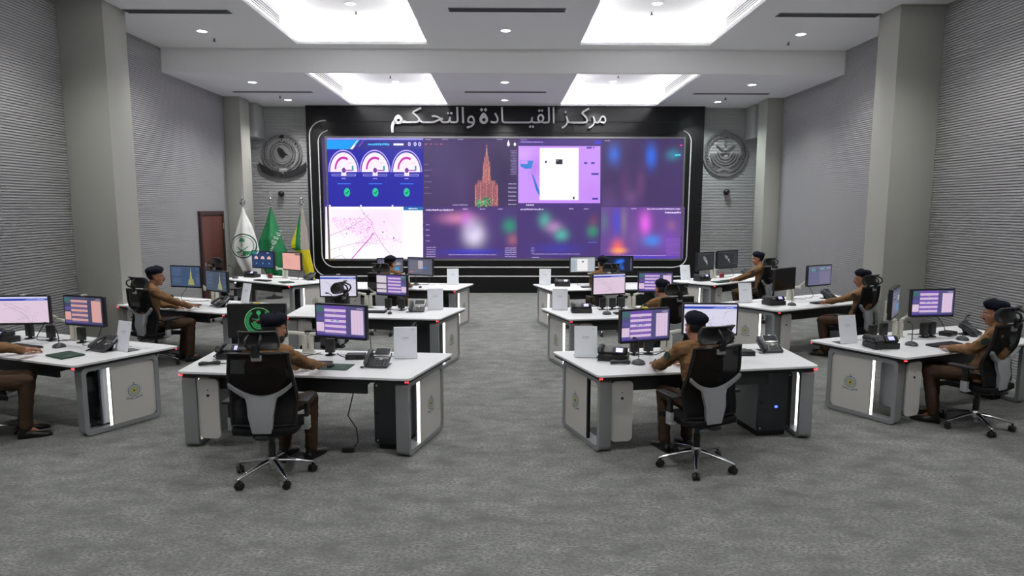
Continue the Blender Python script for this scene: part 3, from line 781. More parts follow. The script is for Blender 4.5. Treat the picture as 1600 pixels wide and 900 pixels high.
for w_, (xa, xb) in zip(words, spans):
    mb, wd = text_mb(w_[::-1], .62, .034, .06)
    xs = [p[0] for p in mb.v]; lo, hi = min(xs), max(xs); s = (xb - xa) / (hi - lo)
    mb.v = [(xa + (p[0] - lo) * s, p[1], p[2] * .95) for p in mb.v]
    mb.build('word', m_letter, sgn, smooth=30, recalc=False)

# ------------------------------------------------------------------ metal emblems on the back wall
m_relief = mat('brushed_emblem_metal', rgb(165, 165, 168), 0.3, metal=0.75, vary=(8, .1))
def circ(r, n=48, cx=0, cz=0): return [(cx + r * cos(2 * pi * k / n), cz + r * sin(2 * pi * k / n)) for k in range(n)]
def leaf(b, x, z, a, L, w, d0, d1):
    A = XZ @ Matrix.Translation((x, z, 0)) @ Matrix.Rotation(a, 4, 'Z')
    b.prism([(0, 0), (L * .4, -w), (L, 0), (L * .4, w)], d0, d1, A=A)
def palm_swords(b, cx, cz, s, d0, d1):
    b.prism([(cx - .02 * s, cz + .12 * s), (cx + .02 * s, cz + .12 * s), (cx + .014 * s, cz + .42 * s), (cx - .014 * s, cz + .42 * s)], d0, d1, A=XZ)
    for k in range(9):
        a = radians(-20 + 27.5 * k); leaf(b, cx, cz + .42 * s, a, .2 * s, .028 * s, d0, d1)
    for sg in (-1, 1):
        pts = []; q = []
        for k in range(9):
            t = k / 8; x = sg * (-.28 + .56 * t) * s; z = (-.16 + .30 * t - .22 * t * (1 - t)) * s; w = (.018 + .012 * sin(pi * t)) * s
            pts.append((cx + x, cz + z - w)); q.append((cx + x, cz + z + w))
        P = pts + q[::-1]
        if area(P) < 0: P = P[::-1]
        b.prism(P, d0, d1, A=XZ)
        x = cx - sg * .25 * s; z = cz - .14 * s
        b.prism([(x - .05 * s, z - .06 * s), (x - .02 * s, z - .07 * s), (x + .05 * s, z + .05 * s), (x + .02 * s, z + .06 * s)], d0, d1, A=XZ)
e1 = thing('wall_emblem', 'round metal relief emblem with wreath and ribbon, left of the screen', 'emblem', (-6.05, YW, 3.78))
b = MB(); b.ring(circ(.54), circ(.50), .0, .06, A=XZ); b.build('outer_ring', m_relief, e1)
b = MB(); b.prism(circ(.24, 32), 0, .045, A=XZ); b.ring(circ(.29, 40), circ(.25, 40), 0, .07, A=XZ); b.build('centre_disc', m_relief, e1)
b = MB()
b.prism([(-.13, .10), (-.08, .17), (.02, .12), (.08, .02), (.17, -.04), (.08, -.05), (.03, -.13), (-.04, -.10), (-.09, -.02)], .045, .075, A=XZ)
b.prism([(-.035, -.04), (.035, -.04), (0, .04)], .075, .095, A=XZ); b.build('map_relief', mat('dark_relief', rgb(66, 66, 68), .35, metal=.9), e1)
b = MB()
for s in (-1, 1):
    for k in range(13):
        a = radians(-75 + 12 * k) if s > 0 else radians(255 - 12 * k)
        for r_, da in ((.36, .9), (.43, -.5)):
            leaf(b, r_ * cos(a), r_ * sin(a), a + s * (pi / 2 + da * .6), .11, .024, .01, .05 + .01 * (k % 2))
b.build('wreath', m_relief, e1)
b = MB()
for s in (-1, 1):
    top = []; bot = []
    for k in range(9):
        t = k / 8; x = s * (.02 + .62 * t); top.append((x, -.49 + .26 * t ** 2)); bot.append((x, -.66 + .22 * t ** 2 + (.0 if t < .9 else .1)))
    P = top + bot[::-1]
    if area(P) < 0: P = P[::-1]
    b.prism(P, .02, .07, A=XZ)
b.build('ribbon', mat('dark_ribbon_metal', rgb(84, 84, 86), .35, metal=.9), e1)
b = MB(); palm_swords(b, 0, .30, .33, .02, .06); b.build('palm_and_swords', mat('dark_relief', rgb(66, 66, 68), .35, metal=.9), e1)
e2 = thing('wall_emblem', 'round metal relief emblem with palm and swords, right of the screen', 'emblem', (6.08, YW, 3.80))
b = MB(); b.ring(circ(.62), circ(.57), 0, .06, A=XZ); b.build('outer_ring', m_relief, e2)
b = MB(); palm_swords(b, 0, .12, .85, .01, .06); b.build('palm_and_swords', m_relief, e2)
b = MB()
for r0, r1 in ((.36, .41), (.29, .33), (.22, .26), (.13, .18)):
    n_ = 20; o = [(r1 * cos(radians(185 + 170 * k / n_)), .02 + r1 * sin(radians(185 + 170 * k / n_))) for k in range(n_ + 1)]; i_ = [(r0 * cos(radians(185 + 170 * k / n_)), .02 + r0 * sin(radians(185 + 170 * k / n_))) for k in range(n_ + 1)]
    b.prism(o + i_[::-1], .01, .05 + r0 * .05, A=XZ)
b.build('arcs', m_relief, e2)
b = MB()
for s in (-1, 1):
    for k in range(14):
        a = radians(-80 + 10.5 * k) if s > 0 else radians(260 - 10.5 * k)
        for da in (.35, -.35): leaf(b, .49 * cos(a), .49 * sin(a), a + s * pi / 2 + da * s, .14, .02, .01, .05)
b.prism([(-.2, -.5), (-.02, -.43), (.2, -.5), (.22, -.42), (0, -.36), (-.22, -.42)], .02, .06, A=XZ)
b.build('wreath', m_relief, e2)

for x, z, lab in ((-6.11, 2.69, 'small black camera on the back wall under the left emblem'), (6.15, 2.76, 'small black camera on the back wall under the right emblem')):
    t = thing('wall_camera', lab, 'camera', (x, YW, z), 0, 'small cameras on the back wall')
    b = MB(); b.cyl((0, 0, 0), (0, -.03, 0), .06); b.build('mount', m_white, t)
    b = MB(); b.ellipsoid((0, -.075, 0), (.085, .085, .085)); b.build('housing', m_black, t)
    b = MB(); b.cyl((0, -.15, -.02), (0, -.165, -.025), .035); b.build('lens', m_glass, t)

# ------------------------------------------------------------------ flags
def flag(loc, label, outline, depth, folds, mats, bands=None):
    """outline: (z, xl, xr) rows from the top; a hanging cloth gathered round its pole"""
    t = thing('flag', label, 'flag', (loc[0], loc[1], FZ), 0, 'flags on stands by the back wall')
    b = MB(); b.lathe([(.001, 0), (.21, 0), (.21, .02), (.06, .05), (.04, .09), (.001, .1)], 24); b.build('base', m_black, t)
    b = MB(); b.cyl((0, 0, .05), (0, 0, 2.42), .014); b.build('pole', m_silver, t)
    b = MB(); b.lathe([(.001, 2.36), (.03, 2.37), (.018, 2.4), (.06, 2.43), (.072, 2.47), (.06, 2.51), (.025, 2.53), (.034, 2.555), (.025, 2.585), (.008, 2.61), (.004, 2.78), (.001, 2.8)], 20); b.build('finial', m_chrome, t)
    N = 72
    def row(z):
        for (z0, a0, b0), (z1, a1, b1) in zip(outline, outline[1:]):
            if z1 <= z <= z0:
                k = (z0 - z) / (z0 - z1); return a0 + (a1 - a0) * k, b0 + (b1 - b0) * k
        return outline[-1][1:]
    def surf(q, z):
        a, c = row(z); hw = (c - a) / 2; mid = (a + c) / 2; ang = 2 * pi * q
        fold = 1 + .16 * sin(ang * folds + z * 1.3) * min(1, hw / .2)
        dy = min(depth, hw * .7)
        return Vector((mid + hw * cos(ang) * (1 + .03 * sin(ang * folds)), dy * sin(ang) * fold, z))
    zt, zb = outline[0][0], outline[-1][0]; NZ = 44
    rings = []
    b = MB()
    P = [[surf(j / N, zt + (zb - zt) * i / NZ) for j in range(N)] for i in range(NZ + 1)]
    for i in range(NZ):
        for j in range(N):
            j2 = (j + 1) % N
            zc = (P[i][j].z + P[i + 1][j].z) / 2; xc = (P[i][j].x + P[i][j2].x) / 2
            m_ = bands(xc, zc) if bands else 0
            b.add([P[i][j], P[i][j2], P[i + 1][j2], P[i + 1][j]], [(0, 1, 2, 3)], m_)
    b.add(P[0], [tuple(range(N))]); b.add(P[NZ], [tuple(range(N))])
    bm = bmesh.new()
    cl = b.build('cloth', mats, t, smooth=60, recalc=False)
    bm.from_mesh(cl.data); bmesh.ops.remove_doubles(bm, verts=bm.verts, dist=1e-5); bmesh.ops.recalc_face_normals(bm, faces=bm.faces); bm.to_mesh(cl.data); bm.free(); cl.data.set_sharp_from_angle(angle=radians(60)) 
    def front(x, z, d=.006):
        """point of the cloth's near side at x,z"""
        a, c = row(z); hw = max((c - a) / 2, .01); mid = (a + c) / 2; k = max(-.97, min(.97, (x - mid) / hw)); ang = -math.acos(k)
        fold = 1 + .16 * sin(ang * folds + z * 1.3) * min(1, hw / .2); dy = min(depth, hw * .7)
        return (x, dy * sin(ang) * fold - d, z)
    return t, cl, front
def drape(mb, fn, name, m_, parent, cuts=3):
    """lay flat XZ artwork (y = layer) on a cloth"""
    me = bpy.data.meshes.new(name); me.from_pydata(mb.v, [], mb.f)
    bm = bmesh.new(); bm.from_mesh(me); bmesh.ops.subdivide_edges(bm, edges=[e for e in bm.edges if e.calc_length() > .03], cuts=cuts, use_grid_fill=True)
    for v in bm.verts: v.co = Vector(fn(v.co.x, v.co.z, .006 - v.co.y))
    bm.to_mesh(me); bm.free(); me.materials.append(m_)
    o = bpy.data.objects.new(name, me); COL.objects.link(o); o.parent = parent
    return o
m_fw = mat('white_flag_satin', rgb(222, 224, 222), .6, bump=(60, .2, .004)); m_fg = mat('green_flag_satin', rgb(16, 116, 68), .6, bump=(60, .2, .004))
m_fy = mat('yellow_flag_satin', rgb(214, 200, 20), .6, bump=(60, .2, .004)); m_fc = mat('grey_white_flag_satin', rgb(178, 170, 160), .65, bump=(60, .2, .004))
t, cl, fr = flag((-6.36, 16.1, 0), 'white flag with green ring emblem hanging at the left pillar', [(2.36, -.02, .02), (2.2, -.05, .06), (1.9, -.15, .20), (1.6, -.25, .28), (1.36, -.34, .33), (1.15, -.27, .36), (.85, -.12, .36), (.6, .0, .36), (.42, .10, .34)], .2, 5, [m_fw])
p = MB(); p.ring(circ(.30, 48, .03, 1.42), circ(.275, 48, .03, 1.42), 0, .001, A=XZ); p.ring(circ(.24, 48, .03, 1.42), circ(.23, 48, .03, 1.42), 0, .001, A=XZ)
drape(p, fr, 'ring_emblem', mat('dark_green_print', rgb(20, 74, 56), .6), cl)
p = MB(); palm_swords(p, .02, 1.34, .5, 0, .002)
for k in range(4): p.prism([(.02 + .05 * k, 1.2 + .0 * k), (.06 + .05 * k, 1.2), (.1 + .05 * k, 1.3), (.06 + .05 * k, 1.3)], 0, .002, A=XZ)
drape(p, fr, 'palm_emblem', mat('green_print', rgb(24, 128, 74), .6), cl)
t, cl, fr = flag((-6.0, 17.0, 0), 'green flag with white script hanging between the other two flags', [(2.36, -.02, .02), (2.2, -.06, .06), (1.8, -.2, .18), (1.5, -.34, .26), (1.25, -.38, .36), (1.0, -.34, .37), (.75, -.24, .34), (.45, -.1, .28)], .2, 5, [m_fg])
tm, tw = text_mb("ﻻ ﺇﻟﻪ ﺇﻻ ﺍﻟﻠﻪ ﻣﺤﻤﺪ ﺭﺳﻮﻝ ﺍﻟﻠﻪ"[::-1], .14, .004, .001)
xs = [q[0] for q in tm.v]; k_ = 1.0 / (max(xs) - min(xs)); x0 = min(xs)
ca, sa = cos(radians(66)), sin(radians(66))
tm.v = [(-.17 + ((q[0] - x0) * k_) * ca - (q[2] - .05) * sa * 1.15, q[1], .86 + ((q[0] - x0) * k_) * sa + (q[2] - .05) * ca * 1.15) for q in tm.v]
drape(tm, fr, 'script', mat('white_print', rgb(225, 230, 225), .6), cl, 1)
def yb(x, z):
    if z < 1.25: return 0
    if x < -.1 - (2.2 - z) * .06 and z > 1.32: return 0
    if x < -.02: return 1
    return 2
t, cl, fr = flag((-5.22, 17.05, 0), 'yellow flag with green and white stripes beside the black wall', [(2.36, -.02, .02), (2.2, -.05, .05), (1.8, -.16, .11), (1.42, -.30, .14), (1.3, -.30, .14), (1.22, -.16, .16), (1.0, -.06, .2), (.7, .02, .26), (.42, .1, .27)], .16, 4, [m_fy, m_fg, m_fc], yb)
# ------------------------------------------------------------------ desks
HN, HF, DD = 1.15, 1.33, 1.1      # half width at the user's edge, at the far edge, depth
PH = dict(FL='front desk left of the aisle', FR='front desk right of the aisle', ML='middle desk left of the aisle', MR='middle desk right of the aisle',
          BL='rear desk left of the aisle', BR='rear desk right of the aisle', LW1="desk cut by the photo's left edge", LW2='desk beside the left pillar',
          LW3='corner desk before the flags', RW1="desk at the photo's right edge", RW2='desk beside the right pillar', RW3='far right corner desk')
def emblem_print(parent, place_fn):
    """coloured round emblem with a ribbon, printed on a desk panel"""
    p = Paint(.26, .26, .0004, place_fn)
    p.arc(.5, .55, .26, .31, -200, 20, rgb(118, 140, 142), 1, 30); p.arc(.5, .55, .26, .31, 20, 160, rgb(138, 144, 176), 1, 16)
    p.disc(.5, .55, .25, rgb(176, 188, 180), 1); p.disc(.5, .55, .155, rgb(200, 190, 104), 2); p.arc(.5, .55, .155, .175, 0, 360, rgb(110, 126, 150), 3, 30)
    p.poly([(.43, .5), (.57, .5), (.5, .62)], rgb(40, 44, 40), 3)
    p.disc(.5, .92, .035, rgb(60, 90, 70), 2, 10); p.line([(.5, .8), (.5, .9)], .016, rgb(70, 95, 80), 2); p.line([(.44, .84), (.56, .8)], .014, rgb(80, 95, 90), 2); p.line([(.56, .84), (.44, .8)], .014, rgb(80, 95, 90), 2)
    for s in (-1, 1):
        p.poly([(.5 + s * .02, .17), (.5 + s * .44, .30), (.5 + s * .40, .22), (.5 + s * .02, .07)][::s], rgb(168, 172, 172), 1)
        p.dashes(.5 + (s * .38 if s < 0 else .04), .5 + (-.04 if s < 0 else .38), .18, .05, rgb(104, 108, 112), 2, 3 + s)
    for k in range(10):
        for s in (-1, 1):
            a = radians(-70 + 13 * k); r_ = .38
            p.disc(.5 + s * r_ * cos(a), .55 + r_ * sin(a), .022, rgb(150, 165, 150), 1, 6)
    return p.build('emblem', print_mat(), parent, smooth=0)
def make_desk(c0=.76, c1=1.08, cv=.20, pl0=.20, v0=.03, L=.86, led=(1, 1)):
    t = thing('console_desk', None, None); Z = -FZ
    top = round_poly([(-HN, 0), (HN, 0), (HF, DD), (-HF, DD)], .05)
    b = MB(); b.prism(top, Z + .720, Z + .740); b.build('tabletop', m_white, t, smooth=30)
    b = MB(); b.prism(round_poly([(-HN + .012, .012), (HN - .012, .012), (HF - .014, DD - .012), (-HF + .014, DD - .012)], .05), Z + .692, Z + .7195); b.build('edge_band', m_blackm, t, smooth=30)
    for x0, x1 in ((-.85, -.36), (-.28, -.05), (.06, .55), (.62, .86)):
        b = MB(); b.box(((x0 + x1) / 2, .88, Z + .7405), (x1 - x0, .018, .003)); b.build('cable_slot', m_blackm, t, smooth=0)
    b = MB(); b.box((-.06, .16, Z + .615), (1.5, .03, .15), .004); b.box((-.06, .45, Z + .60), (1.42, .56, .02), .004); b.build('apron', m_darkg, t)
    for s in (-1, 1):
        e = Vector((s * (HF - HN), DD, 0)).normalized(); n = Vector((e.y, -e.x, 0)) * s       # n points outwards
        vx = v0 * (HF - HN) / DD; o = Vector((s * (HN - .03 + vx), v0, 0)); T = Z + .69 - .008
        A = Matrix(((e.x, 0, n.x, o.x), (e.y, 0, n.y, o.y), (0, 1, 0, 0), (0, 0, 0, 1)))     # (l, z, out)
        Ho = rrect(L, T, .055, 6, L / 2, .008 + T / 2); Hi = rrect(L - .09, T - .09, .036, 6, L / 2, .008 + T / 2)
        b = MB(); b.ring(Ho, Hi, -.13, 0, A=A); fr_ = b.build('end_frame', m_grey, t)
        b = MB(); b.prism([(.09, .0), (L - .09, .0), (L - .09, .0085), (.09, .0085)], -.11, -.02, A=A); b.build('foot', m_blackm, fr_, smooth=0)
        zt = T - .038
        P = [(pl0, .054), (L - .1, .054)] + [(L - .1 + .054 * sin(radians(a)), .108 - .054 * cos(radians(a))) for a in (30, 60, 90)] + [(L - .1 + .054 * cos(radians(a)), zt - .054 + .054 * sin(radians(a))) for a in (0, 30, 60, 90)] + [(pl0, zt)]
        b = MB(); b.prism(P, -.034, -.014, A=A); pan = b.build('end_panel', m_panel, t)
        b = MB(); b.prism([(pl0 - .024, .054), (pl0 - .009, .054), (pl0 - .009, zt), (pl0 - .024, zt)], -.04, -.013, A=A); b.build('light_strip', m_led if led[0 if s < 0 else 1] else m_blackm, t, smooth=0)
        b = MB(); b.prism([(pl0 - .009, .054), (pl0 + .0, .054), (pl0, zt), (pl0 - .009, zt)], -.05, -.012, A=A); b.build('strip_edge', m_darkg, t, smooth=0)
        lc = (pl0 + L - .045) / 2
        # writing must read left to right seen from outside
        fl = -1 if s < 0 else 1
        emblem_print(pan, lambda u, v, d, A=A, lc=lc, fl=fl: tuple(A @ Vector((lc + fl * (u - .5) * .22, .36 + (v - .5) * .22, -.0132 + d))))
        for yy, k in ((.012, 0), (DD - .03, 1)):
            hx = HN + (HF - HN) * yy / DD
            b = MB()
            for q in (-.055, -.034): b.box((s * (hx + q + (.012 if k == 0 else 0)), yy - .002 if k == 0 else yy + .02, Z + .703), (.012, .014, .012), .003)
            b.build('corner_light', m_red, t)
    # slim cabinet on the user's left
    b = MB(); b.box((-.885, .25, Z + .37), (.165, .32, .52), .006); sc_ = b.build('side_cabinet', m_cab, t)
    b = MB(); b.prism(rrect(.215, .60, .045, 6, -.885, Z + .36), -.088, -.07, A=XZ); dr = b.build('cabinet_door', m_panel, sc_)
    b = MB(); b.cyl((-.885, .07, Z + .49), (-.885, .066, Z + .49), .014, n=14); b.build('lock', m_blackm, sc_)
    b = MB(); b.cyl((-.885, .07, Z + .545), (-.885, .067, Z + .545), .006, n=10); b.build('lock_hole', m_blackm, sc_)
    # computer cabinet on the user's right
    cc = (c0 + c1) / 2; cw = c1 - c0; z0, z1 = .07, Z + .645; zc = (z0 + z1) / 2
    b = MB(); b.box((cc, cv + .25, zc), (cw, .46, z1 - z0), .012); pc = b.build('computer_cabinet', m_cab, t)
    b = MB(); b.box((cc, cv + .25, .045), (cw - .06, .4, .09)); b.build('plinth', m_blackm, pc, smooth=0)
    b = MB(); b.prism(rrect(cw, z1 - z0, .03, 4, cc, zc), -cv - .02, -cv, A=XZ); b.build('glass_door', m_glass, pc)
    for x in (c0 + .03, c1 - .03):
        for z in (z0 + .03, z1 - .03):
            b = MB(); b.cyl((x, cv, z), (x, cv - .004, z), .010, n=12); b.build('door_stud', m_silver, pc)
    b = MB(); b.cyl((c0 + .035, cv, .37), (c0 + .035, cv - .004, .37), .011, n=12); b.build('lock', m_blackm, pc)
    return t
VAR = dict(FL=(.74, 1.05, .19, .30), FR=(.60, .97, .16, .30), FD=(.60, .97, .16, .30, .03, .86, (0, 1)), W=(.86, 1.11, .27, .29, .08, .80))
DESK = dict(FL=(-2.01, 6.03, -7.5), FR=(2.02, 6.17, 9.5), ML=(-2.06, 9.31, -7.5), MR=(2.06, 9.30, 9), BL=(-2.07, 12.64, -6.5), BR=(2.05, 12.56, 7.5),
            LW1=(-5.35, 6.83, -21.5), LW2=(-5.24, 10.13, -22.5), LW3=(-5.34, 13.92, -33), RW1=(5.29, 7.11, 21.5), RW2=(5.26, 10.39, 26), RW3=(5.26, 14.0, 36))
for k, (x, y, a) in DESK.items():
    vk = 'W' if k[1] == 'W' else 'FD' if k == 'FR' else 'FR' if k[1] == 'R' else 'FL'
    o = place('desk' + vk, lambda: make_desk(*VAR[vk]), (x, y, FZ), radians(a), 'white console desk with grey end frames, ' + PH[k], 'desk', 'white console desks')
    if k == 'FR':
        b = MB(); b.ellipsoid((.80, .157, .32), (.018, .006, .014)); b.build('power_light', m_blue, o)
def dl(k, x, y):      # world -> desk local
    X, Y, a = DESK[k]; a = radians(a); dx, dy = x - X, y - Y
    return dx * cos(a) + dy * sin(a), -dx * sin(a) + dy * cos(a)
def dw(k, u, v):      # desk local -> world
    X, Y, a = DESK[k]; a = radians(a)
    return X + u * cos(a) - v * sin(a), Y + u * sin(a) + v * cos(a)

# ------------------------------------------------------------------ task chairs
def make_chair():
    t = thing('office_chair', None, None)
    # five star base
    b = MB(); b.lathe([(.001, .055), (.028, .055), (.03, .10), (.05, .115), (.052, .155), (.036, .185), (.001, .185)], 20)
    b.build('base_hub', m_chrome, t)
    for k in range(5):
        a = radians(18 + 72 * k); R = Matrix.Rotation(a, 4, 'Z')
        rings = []
        for d, z, w, h_ in ((.03, .15, .024, .022), (.12, .138, .022, .018), (.22, .115, .018, .014), (.305, .092, .014, .011), (.322, .085, .008, .008)):
            rings.append([tuple(R @ Vector((d, w * cos(2 * pi * j / 10), z + h_ * sin(2 * pi * j / 10)))) for j in range(10)])
        b = MB(); b.loft(rings); b.build('base_leg', m_chrome, t)
        b = MB(); b.M = R @ Matrix.Translation((.305, 0, 0)) @ Matrix.Rotation(radians(40 + 50 * k), 4, 'Z')
        for s in (-1, 1): b.prism([(.03 * cos(2 * pi * j / 16), .031 + .031 * sin(2 * pi * j / 16)) for j in range(16)], s * .006, s * .026, A=XZ)
        b.cyl((0, 0, .05), (0, 0, .088), .008); b.box((0, 0, .052), (.05, .014, .03), .004)
        b.build('caster', m_black, t)
    b = MB(); b.cyl((0, 0, .18), (0, 0, .30), .028); b.cyl((0, 0, .28), (0, 0, .38), .022); b.build('gas_column', m_blackm, t)
    b = MB(); b.box((0, -.02, .385), (.20, .26, .045), .012); b.cyl((.09, .03, .385), (.21, .03, .385), .008); b.build('mechanism', m_black, t)
    def seat_fn(u, v):
        x = (u - .5) * .50; y = -.22 + v * .47; z = .435 + .012 * (2 * u - 1) ** 2 - .035 * max(0, (v - .75) / .25) ** 2
        w = 1 - .12 * abs(2 * v - 1) ** 6
        return (x * w, y, z), (0, 0, 1)
    b = MB(); b.sheet(seat_fn, 14, 14, .055); st = b.build('seat', m_fabric, t, smooth=60)
    bv = st.modifiers.new('b', 'BEVEL'); bv.width = .012; bv.segments = 2; bv.limit_method = 'ANGLE'
    def back_y(x, z): return -.200 - .09 * (z - .55) + .55 * x * x + .05 * exp(-((z - .72) / .12) ** 2)
    def back_fn(u, v):
        z = .49 + .615 * v; hw = .235 + .02 * sin(pi * min(1, v * 1.1)) - .015 * v
        x = (2 * u - 1) * hw
        return (x, back_y(x, z), z), (0, 1, .14)
    b = MB(); b.sheet(back_fn, 18, 18, .018); b.build('backrest', m_mesh, t, smooth=60)
    b = MB()
    pts = [back_fn(0, k / 12)[0] for k in range(13)] + [back_fn(k / 12, 1)[0] for k in range(1, 13)] + [back_fn(1, 1 - k / 12)[0] for k in range(1, 13)] + [back_fn(1 - k / 12, 0)[0] for k in range(1, 12)]
    b.tube(pts, .014, 8, closed=True); b.build('back_frame', m_blackm, t)
    # grey Y shaped support
    rings = []
    nx = 40
    for i in range(nx + 1):
        x = -.235 + .47 * i / nx; ax = abs(x)
        top = .745 + .115 * (ax / .235) ** 2.0
        k = max(0.0, min(1.0, (ax - .068) / .05)); k = k * k * (3 - 2 * k)
        bot = (.435) * (1 - k) + (top - .05 + .012 * (ax / .235)) * k
        if .068 < ax < .13: bot = max(bot, .435)
        yo = back_y(x, (top + bot) / 2) - .022
        yt = back_y(x, top) - .018; yb = (-.17 if k < .5 else back_y(x, bot)) - .022
        ym = back_y(x, (top + bot) / 2) - .03
        rings.append([(x, yt, top), (x, ym + .01, (top + bot) / 2), (x, yb, bot), (x, yb - .03, bot), (x, ym - .022, (top + bot) / 2), (x, yt - .03, top - .004)])
    b = MB(); b.loft(rings); b.build('back_support', m_chair, t, smooth=50)
    b = MB(); b.box((0, -.15, .40), (.10, .20, .03), .01); b.build('support_foot', m_black, t)
    b = MB(); b.box((0, back_y(0, 1.08) - .018, 1.075), (.075, .03, .05), .008); b.build('back_clip', m_chair, t)
    # headrest
    hy = back_y(0, 1.10) - .03
    b = MB(); b.box((0, hy, 1.13), (.06, .025, .10), .008); b.build('headrest_post', m_black, t)
    def hr_fn(u, v):
        x = (2 * u - 1) * (.155 - .012 * v); z = 1.135 + .155 * v
        return (x, hy + .075 + 1.3 * x * x - .10 * (v - .45) ** 2 * 2, z), (0, 1, 0)
    b = MB(); b.sheet(hr_fn, 14, 8, .055); h_ = b.build('headrest', m_black, t, smooth=60)
    bv = h_.modifiers.new('b', 'BEVEL'); bv.width = .012; bv.segments = 2; bv.limit_method = 'ANGLE'
    for s in (-1, 1):
        b = MB()
        b.tube([(s * .02, hy - .005, 1.14), (s * .035, hy - .045, 1.165), (s * .05, hy - .062, 1.20), (s * .055, hy - .05, 1.235), (s * .045, hy + .0, 1.262), (s * .03, hy + .055, 1.27)], .011, 8)
        b.build('headrest_bracket', m_black, h_)
    for s in (-1, 1):
        b = MB(); b.box((s * .29, .0, .665), (.085, .25, .028), .012); ar = b.build('armrest', m_black, t)
        b = MB(); b.box((s * .295, -.03, .58), (.03, .055, .15), .006); b.build('armrest_post', m_black, ar)
        b = MB(); b.box((s * .295, -.03, .475), (.038, .065, .09), .006); b.box((s * .23, -.03, .42), (.17, .06, .022), .006); b.build('armrest_sleeve', m_chair, ar)
    for c in t.children:
        if not c.name.startswith(('base', 'caster', 'gas')): c.location.z = .025
    t.scale = (1.09, 1.07, 1.02)
    return t
CHAIR = dict(FL=(-2.02, 5.50, 2), FR=(1.75, 5.70, 20), ML=(-2.47, 8.93, 80), MR=(2.25, 8.86, 18), BL=(-2.19, 12.10, -16), BR=(1.90, 12.06, 16),
             LW1=(-5.30, 6.40, -50), LW2=(-5.22, 9.70, -26), LW3=(-5.68, 13.45, -40), RW1=(5.06, 6.74, 27), RW2=(5.46, 10.00, 33), RW3=(5.30, 13.42, 36))
for k, (x, y, a) in CHAIR.items():
    st = 'empty black office chair turned sideways, ' if k == 'ML' else 'empty black office chair with tall headrest, ' if k == 'LW3' else 'occupied black office chair with grey support, '
    place('chair', make_chair, (x, y, FZ), radians(a), st + PH[k], 'office chair', 'black mesh office chairs')

